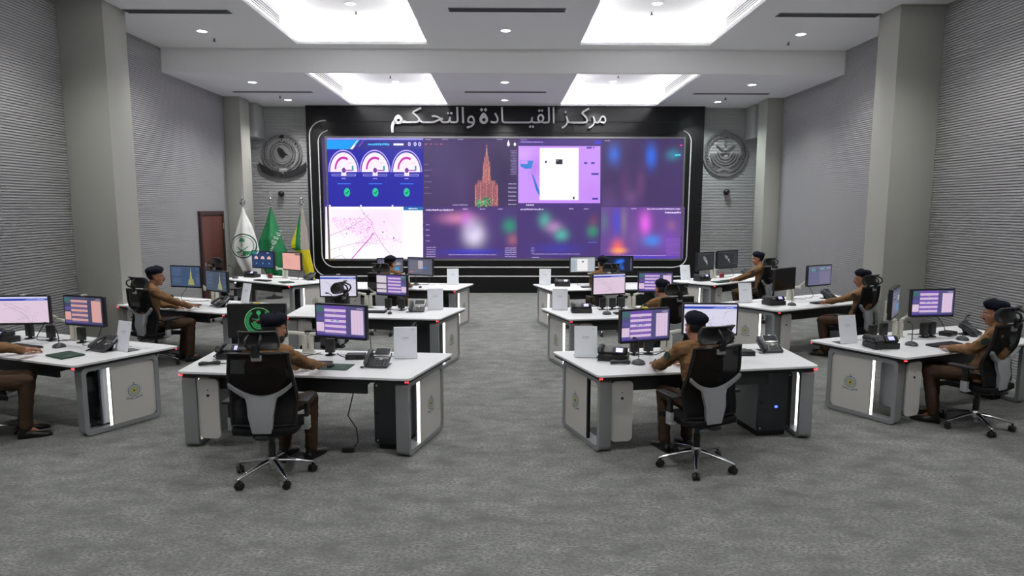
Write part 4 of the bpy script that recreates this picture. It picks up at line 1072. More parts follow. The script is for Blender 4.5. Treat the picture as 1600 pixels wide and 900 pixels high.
# ------------------------------------------------------------------ desk equipment
TZ = .741
def art(kind, w, h):
    p = Paint(w, h, .0003, lambda u, v, d: ((u - .5) * w, -.0242 - d, (v - .5) * h))
    R_ = random.Random(hash(kind) % 1000 if False else sum(map(ord, kind)))
    if kind in ('sched', 'sched_pale', 'sched_white', 'sched_pink'):
        bg = rgb(84, 80, 128) if kind != 'sched_pink' else rgb(70, 72, 100)
        pk = rgb(226, 200, 228) if kind != 'sched_pink' else rgb(222, 166, 158)
        pu = rgb(112, 78, 178) if kind != 'sched_pink' else rgb(76, 78, 112)
        p.rect(0, 0, 1, 1, bg, 0)
        mir = kind in ('sched_white',)
        def X(a, c): return (1 - c, 1 - a) if mir else (a, c)
        x0, x1 = X(.0, .16); p.rect(x0, .78, x1, .97, rgb(66, 108, 112), 1); p.rect(x0, .5, x1, .62, rgb(96, 84, 160), 1); p.rect(x0, .14, x1, .44, pk, 1); p.rect(x0, .04, x1, .12, rgb(96, 80, 160), 1)
        x0, x1 = X(.17, .62); p.rect(x0, .10, x1, .98, pu, 1)
        for k in range(5):
            v = .80 - .17 * k; p.rect(x0 + .004, v, x1 - .004, v + .085, pk, 2)
            for q in range(9): p.rect(x0 + .02 + q * (x1 - x0) / 9.2, v + .03, x0 + .028 + q * (x1 - x0) / 9.2, v + .055, rgb(150, 120, 180), 3)
            p.dashes(x0 + .01, x1 - .01, v - .04, .018, rgb(170, 140, 215), 2, k)
        if kind == 'sched': p.rect(.3, .50, .36, .535, rgb(60, 150, 190), 3); p.rect(.42, .50, .47, .535, rgb(60, 150, 190), 3); p.rect(.36, .75, .42, .79, rgb(160, 140, 140), 3)
        x0, x1 = X(.72, .97); p.rect(x0, .10, x1, .88, pk, 1)
        for k in range(3): p.rect(x0 + (k + 1) * (x1 - x0) / 4, .1, x0 + (k + 1) * (x1 - x0) / 4 + .004, .88, rgb(190, 160, 200), 2)
        if kind == 'sched_white': p.rect(.0, .10, .33, .96, rgb(222, 210, 222), 4); p.rect(0, .52, .33, .60, rgb(110, 90, 120), 5); p.rect(0, .24, .33, .30, rgb(110, 90, 120), 5)
        p.rect(0, .0, 1, .04, rgb(52, 46, 120), 2); p.dashes(.84, .96, .93, .025, rgb(235, 230, 245), 2, 9)
    elif kind in ('map', 'map_pale'):
        p.rect(0, 0, 1, 1, rgb(232, 208, 228) if kind == 'map' else rgb(226, 222, 242), 0)
        p.rect(0, .93, 1, 1, rgb(215, 212, 245), 1); p.rect(0, .85, 1, .93, rgb(36, 66, 182), 1); p.poly([(.62, .93), (.7, .93), (1, .88), (1, .85), (.5, .85)], rgb(110, 130, 220), 2)
        p.dashes(.8, .94, .895, .025, rgb(230, 230, 250), 3, 2)
        for k in range(9):
            a = R_.uniform(.0, 1); c = R_.uniform(0, .8); d = R_.uniform(-.5, .5)
            p.line([(a, c), (max(0, min(1, a + d)), max(0, min(.83, c + R_.uniform(-.35, .35))))], .008, rgb(176, 160, 186), 1)
        for k in range(120):
            u = .55 + R_.gauss(0, .13); v = .3 + R_.gauss(0, .15)
            if 0.02 < u < .98 and .02 < v < .82: p.rect(u, v, u + .01, v + .012, rgb(*R_.choice([(170, 150, 190), (150, 130, 170), (205, 170, 205)])), 2)
        p.line([(.1, .75), (.5, .35), (.62, .05)], .012, rgb(150, 140, 165), 2)
    elif kind == 'emblem':
        g = rgb(46, 150, 84); p.rect(0, 0, 1, 1, rgb(8, 8, 9), 0)
        u0, v0 = .54, .47
        p.arc(u0, v0, .44, .46, 0, 360, rgb(120, 190, 120), 1, 40); p.arc(u0, v0, .32, .42, 125, 415 - 180 + 180, rgb(30, 104, 60), 1, 40)
        for k in range(26):
            a = radians(130 + 280 * k / 25); p.line([(u0 + .33 * cos(a) / p.asp(), v0 + .33 * sin(a)), (u0 + .41 * cos(a + .12) / p.asp(), v0 + .41 * sin(a + .12))], .02, g, 2)
        p.disc(u0, v0 + .29, .075, g, 3, 12); p.line([(u0, v0 + .08), (u0, v0 + .28)], .025, g, 3)
        for s in (-1, 1): p.line([(u0 - s * .1, v0 - .02), (u0, v0 + .06), (u0 + s * .12, v0 + .09)], .022, g, 3)
        p.line([(u0 - .07, v0 + .0), (u0 - .02, v0 + .03)], .03, rgb(170, 40, 40), 4)
        for r_ in (.10, .16, .22): p.arc(u0, v0, r_, r_ + .035, 190, 350, g, 3, 20)
    elif kind in ('tower', 'tower_pale'):
        p.rect(0, 0, 1, 1, rgb(62, 82, 112) if kind == 'tower' else rgb(66, 78, 98), 0)
        for k in range(14): p.dashes(.04, .36, .92 - .06 * k, .02, rgb(110, 132, 165), 1, k, .3, 1.2) if R_.random() < .7 else None
        for k in range(12): p.dashes(.86, .97, .92 - .065 * k, .02, rgb(120, 140, 170), 1, 30 + k) if R_.random() < .8 else None
        p.map = lambda x, y: (x, 1 - y)
        half = [(.0, .004), (.16, .010), (.28, .022), (.34, .03), (.36, .022), (.52, .04), (.62, .046), (.66, .085), (.97, .115), (.98, .13)]
        cx = .69
        pts = [(cx + a * .95, 1 - (t * .88 + .06)) for t, a in half]; qts = [(cx - a * .95, 1 - (t * .88 + .06)) for t, a in half]
        for i in range(len(half) - 1): p.poly([qts[i + 1], pts[i + 1], pts[i], qts[i]], rgb(150, 150, 96) if kind == 'tower' else rgb(150, 150, 120), 2)
        for k in range(160):
            t = R_.random() ** .7; i = max(j for j in range(len(half)) if half[j][0] <= t or j == 0); a = half[i][1] * .95
            u = cx + R_.uniform(-a, a); v = 1 - (t * .88 + .06); p.rect(u, v, u + .008, v + .012, rgb(*R_.choice([(216, 206, 120), (230, 222, 160), (120, 120, 80), (190, 176, 90)])), 3)
    elif kind == 'gauges':
        p.rect(0, 0, 1, 1, rgb(40, 62, 104), 0); p.rect(0, .84, 1, 1, rgb(30, 52, 92), 1); p.poly([(0, .84), (.2, .84), (.28, 1), (0, 1)], rgb(30, 140, 130), 2); p.poly([(.21, .84), (.25, .84), (.34, 1), (.29, 1)], rgb(240, 240, 245), 2)
        p.rect(.7, .9, .8, .94, rgb(235, 235, 240), 2)
        for u in (.19, .5, .8):
            p.disc(u, .56, .15, rgb(246, 214, 206), 2, 24, -20, 200); p.arc(u, .56, .085, .115, 20, 178, rgb(224, 120, 110), 3, 14); p.disc(u, .56, .05, rgb(240, 170, 150), 3, 12); p.disc(u, .26, .045, rgb(110, 190, 210), 2, 12)
    elif kind == 'pink':
        p.rect(0, 0, 1, 1, rgb(242, 178, 170), 0); p.rect(.72, .9, 1, .97, rgb(70, 60, 60), 1)
        for k in range(150):
            u = .35 + R_.gauss(0, .12); v = .5 + R_.gauss(0, .14); p.rect(u, v, u + .012, v + .012, rgb(*R_.choice([(214, 140, 136), (226, 156, 150)])), 1)
        p.line([(.1, .8), (.45, .4), (.5, .1)], .02, rgb(216, 146, 142), 1)
    elif kind == 'page':
        p.rect(0, 0, 1, 1, rgb(188, 194, 200), 0); p.rect(0, .93, 1, 1, rgb(160, 166, 176), 1); p.rect(.27, .06, .7, .88, rgb(248, 248, 248), 2); p.rect(.46, .66, .54, .74, rgb(30, 30, 34), 3); p.rect(.02, .1, .2, .8, rgb(168, 186, 196), 1)
    elif kind == 'bluefig':
        p.rect(0, 0, 1, 1, rgb(10, 18, 52), 0)
        p.grad(.12, .02, .82, .9, 30, 22, lambda u, v: (lambda q: (lin(10 + 20 * q), lin(18 + 100 * q), lin(52 + 190 * q), 1))(min(1, 1.25 * exp(-(((u - .45) / .13) ** 2 + ((v - .48) / .3) ** 2)) + .9 * exp(-(((u - .6) / .1) ** 2 + ((v - .7) / .14) ** 2)) + .9 * exp(-(((u - .3) / .06) ** 2 + ((v - .2) / .18) ** 2)) + .8 * exp(-(((u - .62) / .06) ** 2 + ((v - .2) / .16) ** 2)))), 1)
        for k in range(8): p.rect(.93, .1 + .1 * k, .955, .14 + .1 * k, rgb(210, 220, 235), 2)
    elif kind in ('darkmap', 'darkmap_pale'):
        p.rect(0, 0, 1, 1, rgb(38, 42, 46), 0); p.dashes(.1, .95, .93, .03, rgb(90, 96, 100), 1, 4)
        for u, v, r_, c in ((.45, .62, .14, (128, 132, 130)), (.55, .46, .11, (150, 156, 152)), (.38, .72, .1, (112, 116, 118)), (.6, .32, .07, (120, 126, 124))):
            p.disc(u, v, r_ * (1 if kind == 'darkmap' else .75), rgb(*c), 1 + R_.randint(0, 3), 9)
        for k in range(8): p.dashes(.8, .95, .85 - .09 * k, .025, rgb(84, 90, 94), 1, k)
        p.rect(.1, .2, .9, .21, rgb(80, 86, 90), 1)
    elif kind in ('grey_a', 'grey_b'):
        p.rect(0, 0, 1, 1, rgb(98, 100, 118), 0); p.rect(0, .9, 1, 1, rgb(70, 74, 96), 1)
        for k in range(9): p.dashes(.05, .55, .82 - .08 * k, .025, rgb(150, 150, 165), 1, k)
        if kind == 'grey_b': p.rect(.42, .35, .62, .85, rgb(190, 176, 186), 2); p.rect(.62, .35, .78, .5, rgb(60, 120, 190), 3); p.rect(.05, .1, .25, .2, rgb(170, 120, 120), 2)
        else:
            p.rect(.62, .15, .85, .4, rgb(70, 150, 200), 2); p.rect(.06, .6, .4, .78, rgb(50, 54, 90), 2); u = .8; p.arc(.75, .62, .06, .09, 0, 360, rgb(230, 230, 235), 3, 16); p.arc(.85, .62, .06, .09, 0, 360, rgb(230, 230, 235), 3, 16)
            for u in (.12, .22, .32): p.disc(u, .69, .05, rgb(220, 220, 235), 3, 14, 0, 180)
    elif kind == 'sheet':
        p.rect(0, 0, 1, 1, rgb(112, 112, 142), 0); p.rect(.04, .1, .45, .86, rgb(96, 100, 132), 1); p.rect(.1, .74, .3, .88, rgb(96, 150, 150), 2); p.rect(.5, .8, .7, .92, rgb(120, 160, 160), 2)
        for k in range(5):
            for q in range(5): p.rect(.5 + .09 * q, .1 + .12 * k, .575 + .09 * q, .19 + .12 * k, rgb(130, 122, 150), 2)
        for k in range(8): p.dashes(.08, .42, .68 - .075 * k, .03, rgb(140, 130, 165), 2, k)
        p.dashes(.8, .95, .88, .04, rgb(225, 225, 235), 2, 3)
    return p
def make_monitor(kind, s, clip):
    w, h = .585 * s, .35 * s
    t = thing('computer_monitor', None, None)
    b = MB(); b.prism(rrect(w, h, .012, 3), -.022, .022, A=XZ); b.box((0, .03, 0), (w * .62, .03, h * .66), .012); b.build('housing', m_black, t)
    if kind == 'off':
        b = MB(); b.box((0, -.0235, .004), (w - .03, .002, h - .035)); b.build('screen', m_screenoff, t, smooth=0)
    else:
        p = art(kind, w - .03, h - .038)
        for i, q in enumerate(p.v): p.v[i] = (q[0], q[1], q[2] + .004)
        b = MB(); b.box((0, -.0226, .004), (w - .03, .002, h - .035)); b.build('screen', m_screenoff, t, smooth=0)
        p.build('screen_picture', screen_mat(.78), t, smooth=0)
    b = MB(); b.box((0, .055, 0), (.11, .022, .11), .004); b.build('mount_plate', m_cream, t)
    if clip:
        b = MB(); b.box((0, -.004, h / 2 + .006), (.05, .045, .018), .004); b.build('camera_cover', m_yellow if clip == 2 else m_cream, t)
    return t
MON = {
'FL_A': (-2.52, 6.62, 1.16, 3, 1.00, 'emblem', 2, 'a green round emblem'), 'FL_B': (-1.62, 6.45, 1.18, -19, 1.00, 'sched', 0, 'a purple timetable'),
'FR_A': (1.42, 6.50, 1.13, 19, 0.98, 'sched', 2, 'a purple timetable'), 'FR_B': (2.16, 6.75, 1.15, -3, 0.98, 'map_pale', 0, 'a pale map with blue bar'),
'ML_A': (-2.53, 9.95, 1.12, -2, 0.98, 'map_pale', 1, 'a pale map'), 'ML_B': (-1.72, 10.00, 1.13, -24, 0.96, 'sched_white', 1, 'a purple timetable'),
'MR_A': (1.59, 9.85, 1.16, 18, 0.95, 'map', 1, 'a pink map'), 'MR_B': (2.36, 10.10, 1.16, -3, 0.93, 'sched', 0, 'a purple timetable'),
'BL_A': (-2.30, 13.20, 1.15, 10, 0.91, 'grey_a', 0, 'small dark charts behind a head'), 'BL_B': (-1.66, 13.00, 1.15, -28, 1.04, 'grey_b', 0, 'a grey page with blue patch'),
'BR_A': (1.59, 13.20, 1.17, 14, 0.94, 'page', 0, 'a white page'), 'BR_B': (2.36, 13.30, 1.18, -6, 0.95, 'bluefig', 0, 'a bright blue shape'),
'LW1_A': (-5.59, 7.60, 1.12, 5, 0.98, 'map', 1, 'a pink street map'), 'LW1_B': (-4.76, 7.40, 1.14, -18, 1.00, 'sched_pink', 1, 'a pinkish timetable'),
'LW2_A': (-5.05, 10.40, 1.22, -17, 1.0, 'tower', 0, 'a bright yellow tower'), 'LW2_B': (-4.59, 10.45, 1.14, -34, 0.99, 'tower_pale', 0, 'a paler tower'),
'LW3_A': (-5.14, 14.00, 1.21, -26, 1.08, 'gauges', 0, 'three round gauges'), 'LW3_B': (-4.45, 13.75, 1.19, -37, 1.08, 'pink', 0, 'a plain pink map'),
'RW1_A': (4.55, 7.50, 1.22, 52, 1.02, 'grey_a', 0, 'a dark screen seen edge-on'), 'RW1_B': (5.23, 7.85, 1.16, 6, 0.98, 'sched', 0, 'a purple timetable'),
'RW2_A': (4.42, 10.20, 1.20, 36, 1.0, 'off', 0, 'a blank black screen'), 'RW2_B': (5.23, 10.75, 1.20, 27, 1.0, 'sheet', 0, 'a grey-blue spreadsheet'),
'RW3_A': (4.28, 13.85, 1.19, 41, 1.1, 'darkmap', 0, 'a dark map with a large grey patch'), 'RW3_B': (4.87, 14.20, 1.20, 30, 1.12, 'darkmap_pale', 0, 'a dark map with a small grey patch'),
}
for k, (x, y, z, a, s, kind, clip, what) in MON.items():
    o = make_monitor(kind, s, clip)
    o.location = (x, y, z); o.rotation_euler = (0, 0, radians(a))
    tag(o, 'black monitor showing %s, %s' % (what, PH[k.split('_')[0]]), 'monitor', 'monitors on the desks')
# white monitor arms
ARM = dict(FL=(-2.13, 7.0), FR=(1.79, 7.06), ML=(-2.15, 10.28), MR=(2.02, 10.22), BL=(-2.03, 13.55), BR=(1.98, 13.5), LW1=(-5.10, 7.72), LW2=(-4.86, 10.95), LW3=(-4.90, 14.62), RW1=(4.83, 7.84), RW2=(4.92, 11.08), RW3=(4.72, 14.62))
for k, (x, y) in ARM.items():
    t = thing('monitor_arm', 'cream twin monitor arm clamped to the ' + PH[k], 'monitor arm', (x, y, TZ), 0, 'twin monitor arms')
    b = MB(); b.box((0, 0, .006), (.14, .09, .012), .004); b.build('clamp_plate', m_cream, t)
    b = MB()
    for s in (-1, 1): b.cyl((s * .034, 0, .01), (s * .034, 0, .17), .030, n=18); b.cyl((s * .034, 0, .17), (s * .034, 0, .19), .024, n=18)
    b.build('post', m_cream, t)
    for q, s in (('A', -1), ('B', 1)):
        mx, my, mz, ma = MON[k + '_' + q][:4]; ma = radians(ma)
        bx, by, bz = mx - sin(ma) * .075 - x, my + cos(ma) * .075 - y, mz - TZ
        p0 = Vector((s * .034, 0, .205)); p2 = Vector((bx, by, bz)); mid = (p0 + p2) / 2; d = Vector((0, .10, 0)); mid = mid + d; mid.z = .235
        b = MB(); b.tube([p0, (p0 + mid) / 2 + Vector((0, 0, .005)), mid], [.020, .018, .017], 10); b.cyl(mid - Vector((0, 0, .03)), mid + Vector((0, 0, .03)), .022, n=14); b.build('lower_link', m_cream, t)
        b = MB(); b.tube([mid + Vector((0, 0, .02)), (mid + p2) / 2 + Vector((0, .0, .03)), p2], [.017, .016, .014], 10); b.build('upper_link', m_cream, t)

def make_sign():
    t = thing('document_stand', None, None); l = radians(12)
    R = Matrix.Rotation(-l, 3, 'X'); w, h = .225, .315
    b = MB(); b.box((0, .035, .165), (.24, .004, .33), .001, R=R); b.build('sleeve', m_paper, t)
    b = MB(); b.box((0, .075, .004), (.24, .13, .004), .001); b.box((0, .015, .006), (.24, .03, .006), .001); b.build('acrylic_foot', m_acryl, t)
    def pf(u, v, d): return tuple(Vector((0, .035, .165)) + R @ Vector(((u - .5) * w, -.0024 - d, (v - .5) * h)))
    p = Paint(w, h, .0003, pf); p.rect(0.01, 0.01, .99, .99, rgb(238, 242, 250), 1)
    p.dashes(.34, .66, .66, .022, rgb(120, 126, 140), 2, 3); p.dashes(.28, .72, .615, .012, rgb(165, 170, 182), 2, 4); p.dashes(.42, .58, .58, .01, rgb(175, 180, 190), 2, 5)
    p.disc(.82, .93, .016, rgb(150, 158, 168), 2, 10); p.disc(.89, .93, .014, rgb(160, 166, 176), 2, 10); p.disc(.08, .93, .012, rgb(170, 176, 186), 2, 10); p.dashes(.15, .85, .05, .01, rgb(190, 194, 202), 2, 6)
    p.build('printed_page', print_mat(), t, smooth=0)
    return t
SIGNS = {'FL': (-1.03, 6.70, 6), 'FR': (0.86, 6.73, -3), 'ML': (-1.06, 10.0, 7), 'MR': (0.86, 9.98, -8), 'BL': (-1.05, 13.35, 6), 'BR': (0.84, 13.32, -6), 'LW1': (-4.20, 7.08, -30), 'LW2': (-4.28, 10.72, -38), 'RW1': (4.02, 7.43, 14), 'RW2': (4.04, 10.75, 12), 'RW3': (4.0, 14.25, 14)}
for k, (x, y, a) in SIGNS.items():
    place('sign', make_sign, (x, y, TZ), radians(a), 'white printed page in an acrylic stand on the ' + PH[k], 'document stand', 'page stands on the desks')

def make_keyboard():
    t = thing('keyboard', None, None)
    b = MB(); b.box((0, 0, .010), (.44, .14, .018), .005); b.build('base', m_black, t)
    b = MB()
    for r_ in range(6):
        for c in range(15):
            if r_ == 5 and 3 < c < 9: continue
            b.box((-.20 + c * .0285, .055 - r_ * .0215, .021), (.024, .017, .006))
    b.box((-.03, .055 - 5 * .0215, .021), (.138, .017, .006)); b.build('keys', m_keys, t, smooth=0)
    return t
def make_mouse():
    t = thing('mouse', None, None)
    b = MB(); b.ellipsoid((0, 0, .008), (.031, .055, .028)); b.v = [(q[0], q[1], max(q[2], 0.001)) for q in b.v]; b.build('body', m_black, t)
    b = MB(); b.cyl((-.004, .028, .033), (.004, .028, .033), .008, n=10); b.build('wheel', m_keys, t)
    return t
def make_pad():
    b = MB(); b.prism(rrect(.30, .24, .015, 4), 0, .006); return b.build('mouse_pad', m_gpad)
def make_folder():
    t = thing('notebook', None, None)
    b = MB(); b.box((0, 0, .009), (.235, .325, .016), .003); b.build('cover', m_gpad, t)
    b = MB(); b.box((.004, 0, .009), (.23, .318, .011)); b.build('pages', m_paper, t, smooth=0)
    return t
def make_phone():
    t = thing('desk_phone', None, None)
    R = Matrix.Rotation(radians(28), 3, 'X')
    c = Vector((0, 0, .062))
    def L(x, y, z): return tuple(c + R @ Vector((x, y, z)))
    b = MB(); b.box(L(.02, 0, 0), (.235, .205, .028), .008, R=R); b.build('body', m_phone, t)
    b = MB(); b.box((.02, .035, .035), (.18, .012, .075), .004, R=Matrix.Rotation(radians(-30), 3, 'X')); b.box((.02, .055, .004), (.2, .11, .008), .003); b.build('stand', m_black, t)
    R2 = Matrix.Rotation(radians(42), 3, 'X')
    b = MB(); b.box(L(.05, .085, .028), (.165, .105, .016), .005, R=R2); d = b.build('display', m_silver, t)
    b = MB(); b.box(tuple(Vector(L(.05, .085, .028)) + R2 @ Vector((0, .006, .0085))), (.145, .078, .002), R=R2); b.build('display_glass', m_lcd, d, smooth=0)
    b = MB(); b.box(L(.05, .018, .0155), (.14, .014, .004), .002, R=R); b.ellipsoid(L(.05, .0, .016), (.016, .016, .004), R=R); b.build('silver_strip', m_silver, t)
    b = MB()
    for i in range(3):
        for j in range(4): b.box(L(.02 + i * .03, -.02 - j * .02, .016), (.022, .013, .006), .002, R=R)
    for j in range(4): b.box(L(.115, -.02 - j * .02, .016), (.018, .012, .005), .002, R=R)
    b.build('keypad', m_keys, t)
    b = MB(); b.tube([L(-.075, -.105, .03), L(-.075, -.085, .045), L(-.075, 0, .052), L(-.075, .085, .045), L(-.075, .105, .03)], [.022, .025, .018, .025, .022], 12); b.build('handset', m_phone, t)
    b = MB(); b.tube([L(-.075, -.11, .02), (-.10, -.13, .012), (-.13, -.10, .008), (-.125, -.06, .008)], .006, 8); b.build('cord', m_black, t)
    return t
def make_radio(handset=True):
    """stacked black base radio with a small lit display and a handset"""
    t = thing('radio_console', None, None)
    b = MB(); b.box((0, 0, .03), (.26, .20, .06), .008); b.build('base', m_black, t)
    b = MB(); b.box((-.03, .02, .075), (.17, .16, .05), .01, R=Matrix.Rotation(radians(10), 3, 'X')); b.build('top_unit', m_phone, t)
    R = Matrix.Rotation(radians(48), 3, 'X')
    b = MB(); b.box((.06, -.055, .095), (.13, .07, .03), .008, R=R); hd = b.build('control_head', m_black, t)
    b = MB(); b.box(tuple(Vector((.055, -.055, .095)) + R @ Vector((0, 0, .0155))), (.06, .042, .002), R=R); b.build('display', m_lav, hd, smooth=0)
    b = MB(); b.cyl(tuple(Vector((.105, -.055, .095)) + R @ Vector((0, 0, .012))), tuple(Vector((.105, -.055, .095)) + R @ Vector((0, 0, .024))), .012, n=12); b.build('knob', m_keys, hd)
    b = MB(); b.tube([(-.11, -.10, .075), (-.11, -.075, .105), (-.11, 0, .115), (-.11, .075, .105), (-.11, .10, .08)], [.022, .026, .018, .026, .022], 12); b.build('handset', m_black, t)
    b = MB()
    pts = [(-.11 - .02 * sin(k * .2) + .005 * cos(k * 1.6), -.12 + .0 * k - .0015 * k, .05 - .001 * k + .005 * sin(k * 1.6)) for k in range(36)]
    b.tube(pts, .003, 6); b.build('coiled_cord', m_black, t)
    t.scale = (1.18, 1.12, 1.12)
    return t
def make_handset():
    t = thing('radio_handset', None, None)
    b = MB(); b.tube([(-.10, 0, .018), (-.07, 0, .026), (0, 0, .022), (.07, 0, .026), (.10, 0, .018)], [.016, .022, .015, .022, .016], 12); b.build('grip', m_black, t)
    b = MB(); b.tube([(.1, 0, .014), (.14, .02, .008), (.17, .07, .006), (.16, .13, .006)], .005, 8); b.build('cord', m_black, t)
    return t
def make_mic():
    t = thing('gooseneck_microphone', None, None)
    b = MB(); b.lathe([(.001, 0), (.066, 0), (.068, .012), (.055, .032), (.03, .045), (.001, .048)], 24); b.build('base', m_phone, t)
    b = MB(); b.tube([(0, 0, .04), (0, .0, .12), (-.005, -.01, .19), (-.025, -.035, .25), (-.06, -.06, .28)], .005, 8); b.build('neck', m_black, t)
    b = MB(); b.capsule((-.06, -.06, .28), (-.09, -.08, .285), .010, .012); b.build('capsule', m_black, t)
    return t
def make_speaker():
    t = thing('desktop_speaker', None, None)
    b = MB(); b.box((0, 0, .105), (.10, .05, .15), .008); b.build('cabinet', m_black, t)
    b = MB(); b.box((0, .0, .015), (.03, .03, .03), .003); b.lathe([(.001, 0), (.055, 0), (.055, .006), (.02, .012), (.001, .012)], 18); b.build('foot', m_black, t)
    b = MB(); b.prism(rrect(.085, .13, .01, 3, 0, .105), -.0 + .025, .028, A=XZ); b.build('grille', m_fabric, t)
    return t
def make_box():
    t = thing('network_box', None, None)
    b = MB(); b.box((0, 0, .025), (.20, .13, .05), .006); b.build('case', m_black, t)
    b = MB(); b.box((-.03, -.066, .025), (.07, .004, .02), .001); b.build('front', m_phone, t)
    return t
def make_flagbox():
    t = thing('desk_tray', None, None)
    b = MB(); b.box((0, 0, .05), (.12, .05, .1), .006); b.build('box', m_redbox, t)
    b = MB(); b.box((0, -.027, .05), (.09, .003, .06), .001); b.build('face', m_darkg, t)
    return t
def make_tray():
    t = thing('paper_tray', None, None)
    b = MB(); b.box((0, 0, .004), (.25, .34, .006), .002)
    for x in (-.124, .124): b.box((x, 0, .04), (.004, .34, .08), .001)
    b.box((0, .168, .04), (.25, .004, .08), .001); b.build('tray', m_silver, t)
    b = MB(); b.box((0, 0, .02), (.22, .3, .025), .002); b.build('papers', m_paper, t)
    return t
MAKE = dict(phone=make_phone, keyboard=make_keyboard, mouse=make_mouse, pad=make_pad, speaker=make_speaker, box=make_box, radio=make_radio, handset=make_handset, mic=make_mic, folder=make_folder, flagbox=make_flagbox, tray=make_tray)
CAT = dict(phone=('charcoal desk phone with tilted display', 'phone', 'charcoal desk phones'), keyboard=('black keyboard', 'keyboard', 'black keyboards'), mouse=('black computer mouse', 'mouse', 'black mice'), pad=('dark green mouse pad', 'mouse pad', None),
           speaker=('small black speaker', 'speaker', 'small black speakers'), box=('flat black network box', 'box', None), radio=('black radio console with lavender display', 'radio', 'black radio consoles'), handset=('black radio handset lying loose', 'handset', None),
           mic=('black gooseneck microphone', 'microphone', 'gooseneck microphones'), folder=('dark green notebook', 'notebook', 'dark green notebooks'), flagbox=('small red box under the monitors', 'box', None), tray=('silver paper tray', 'paper tray', None))
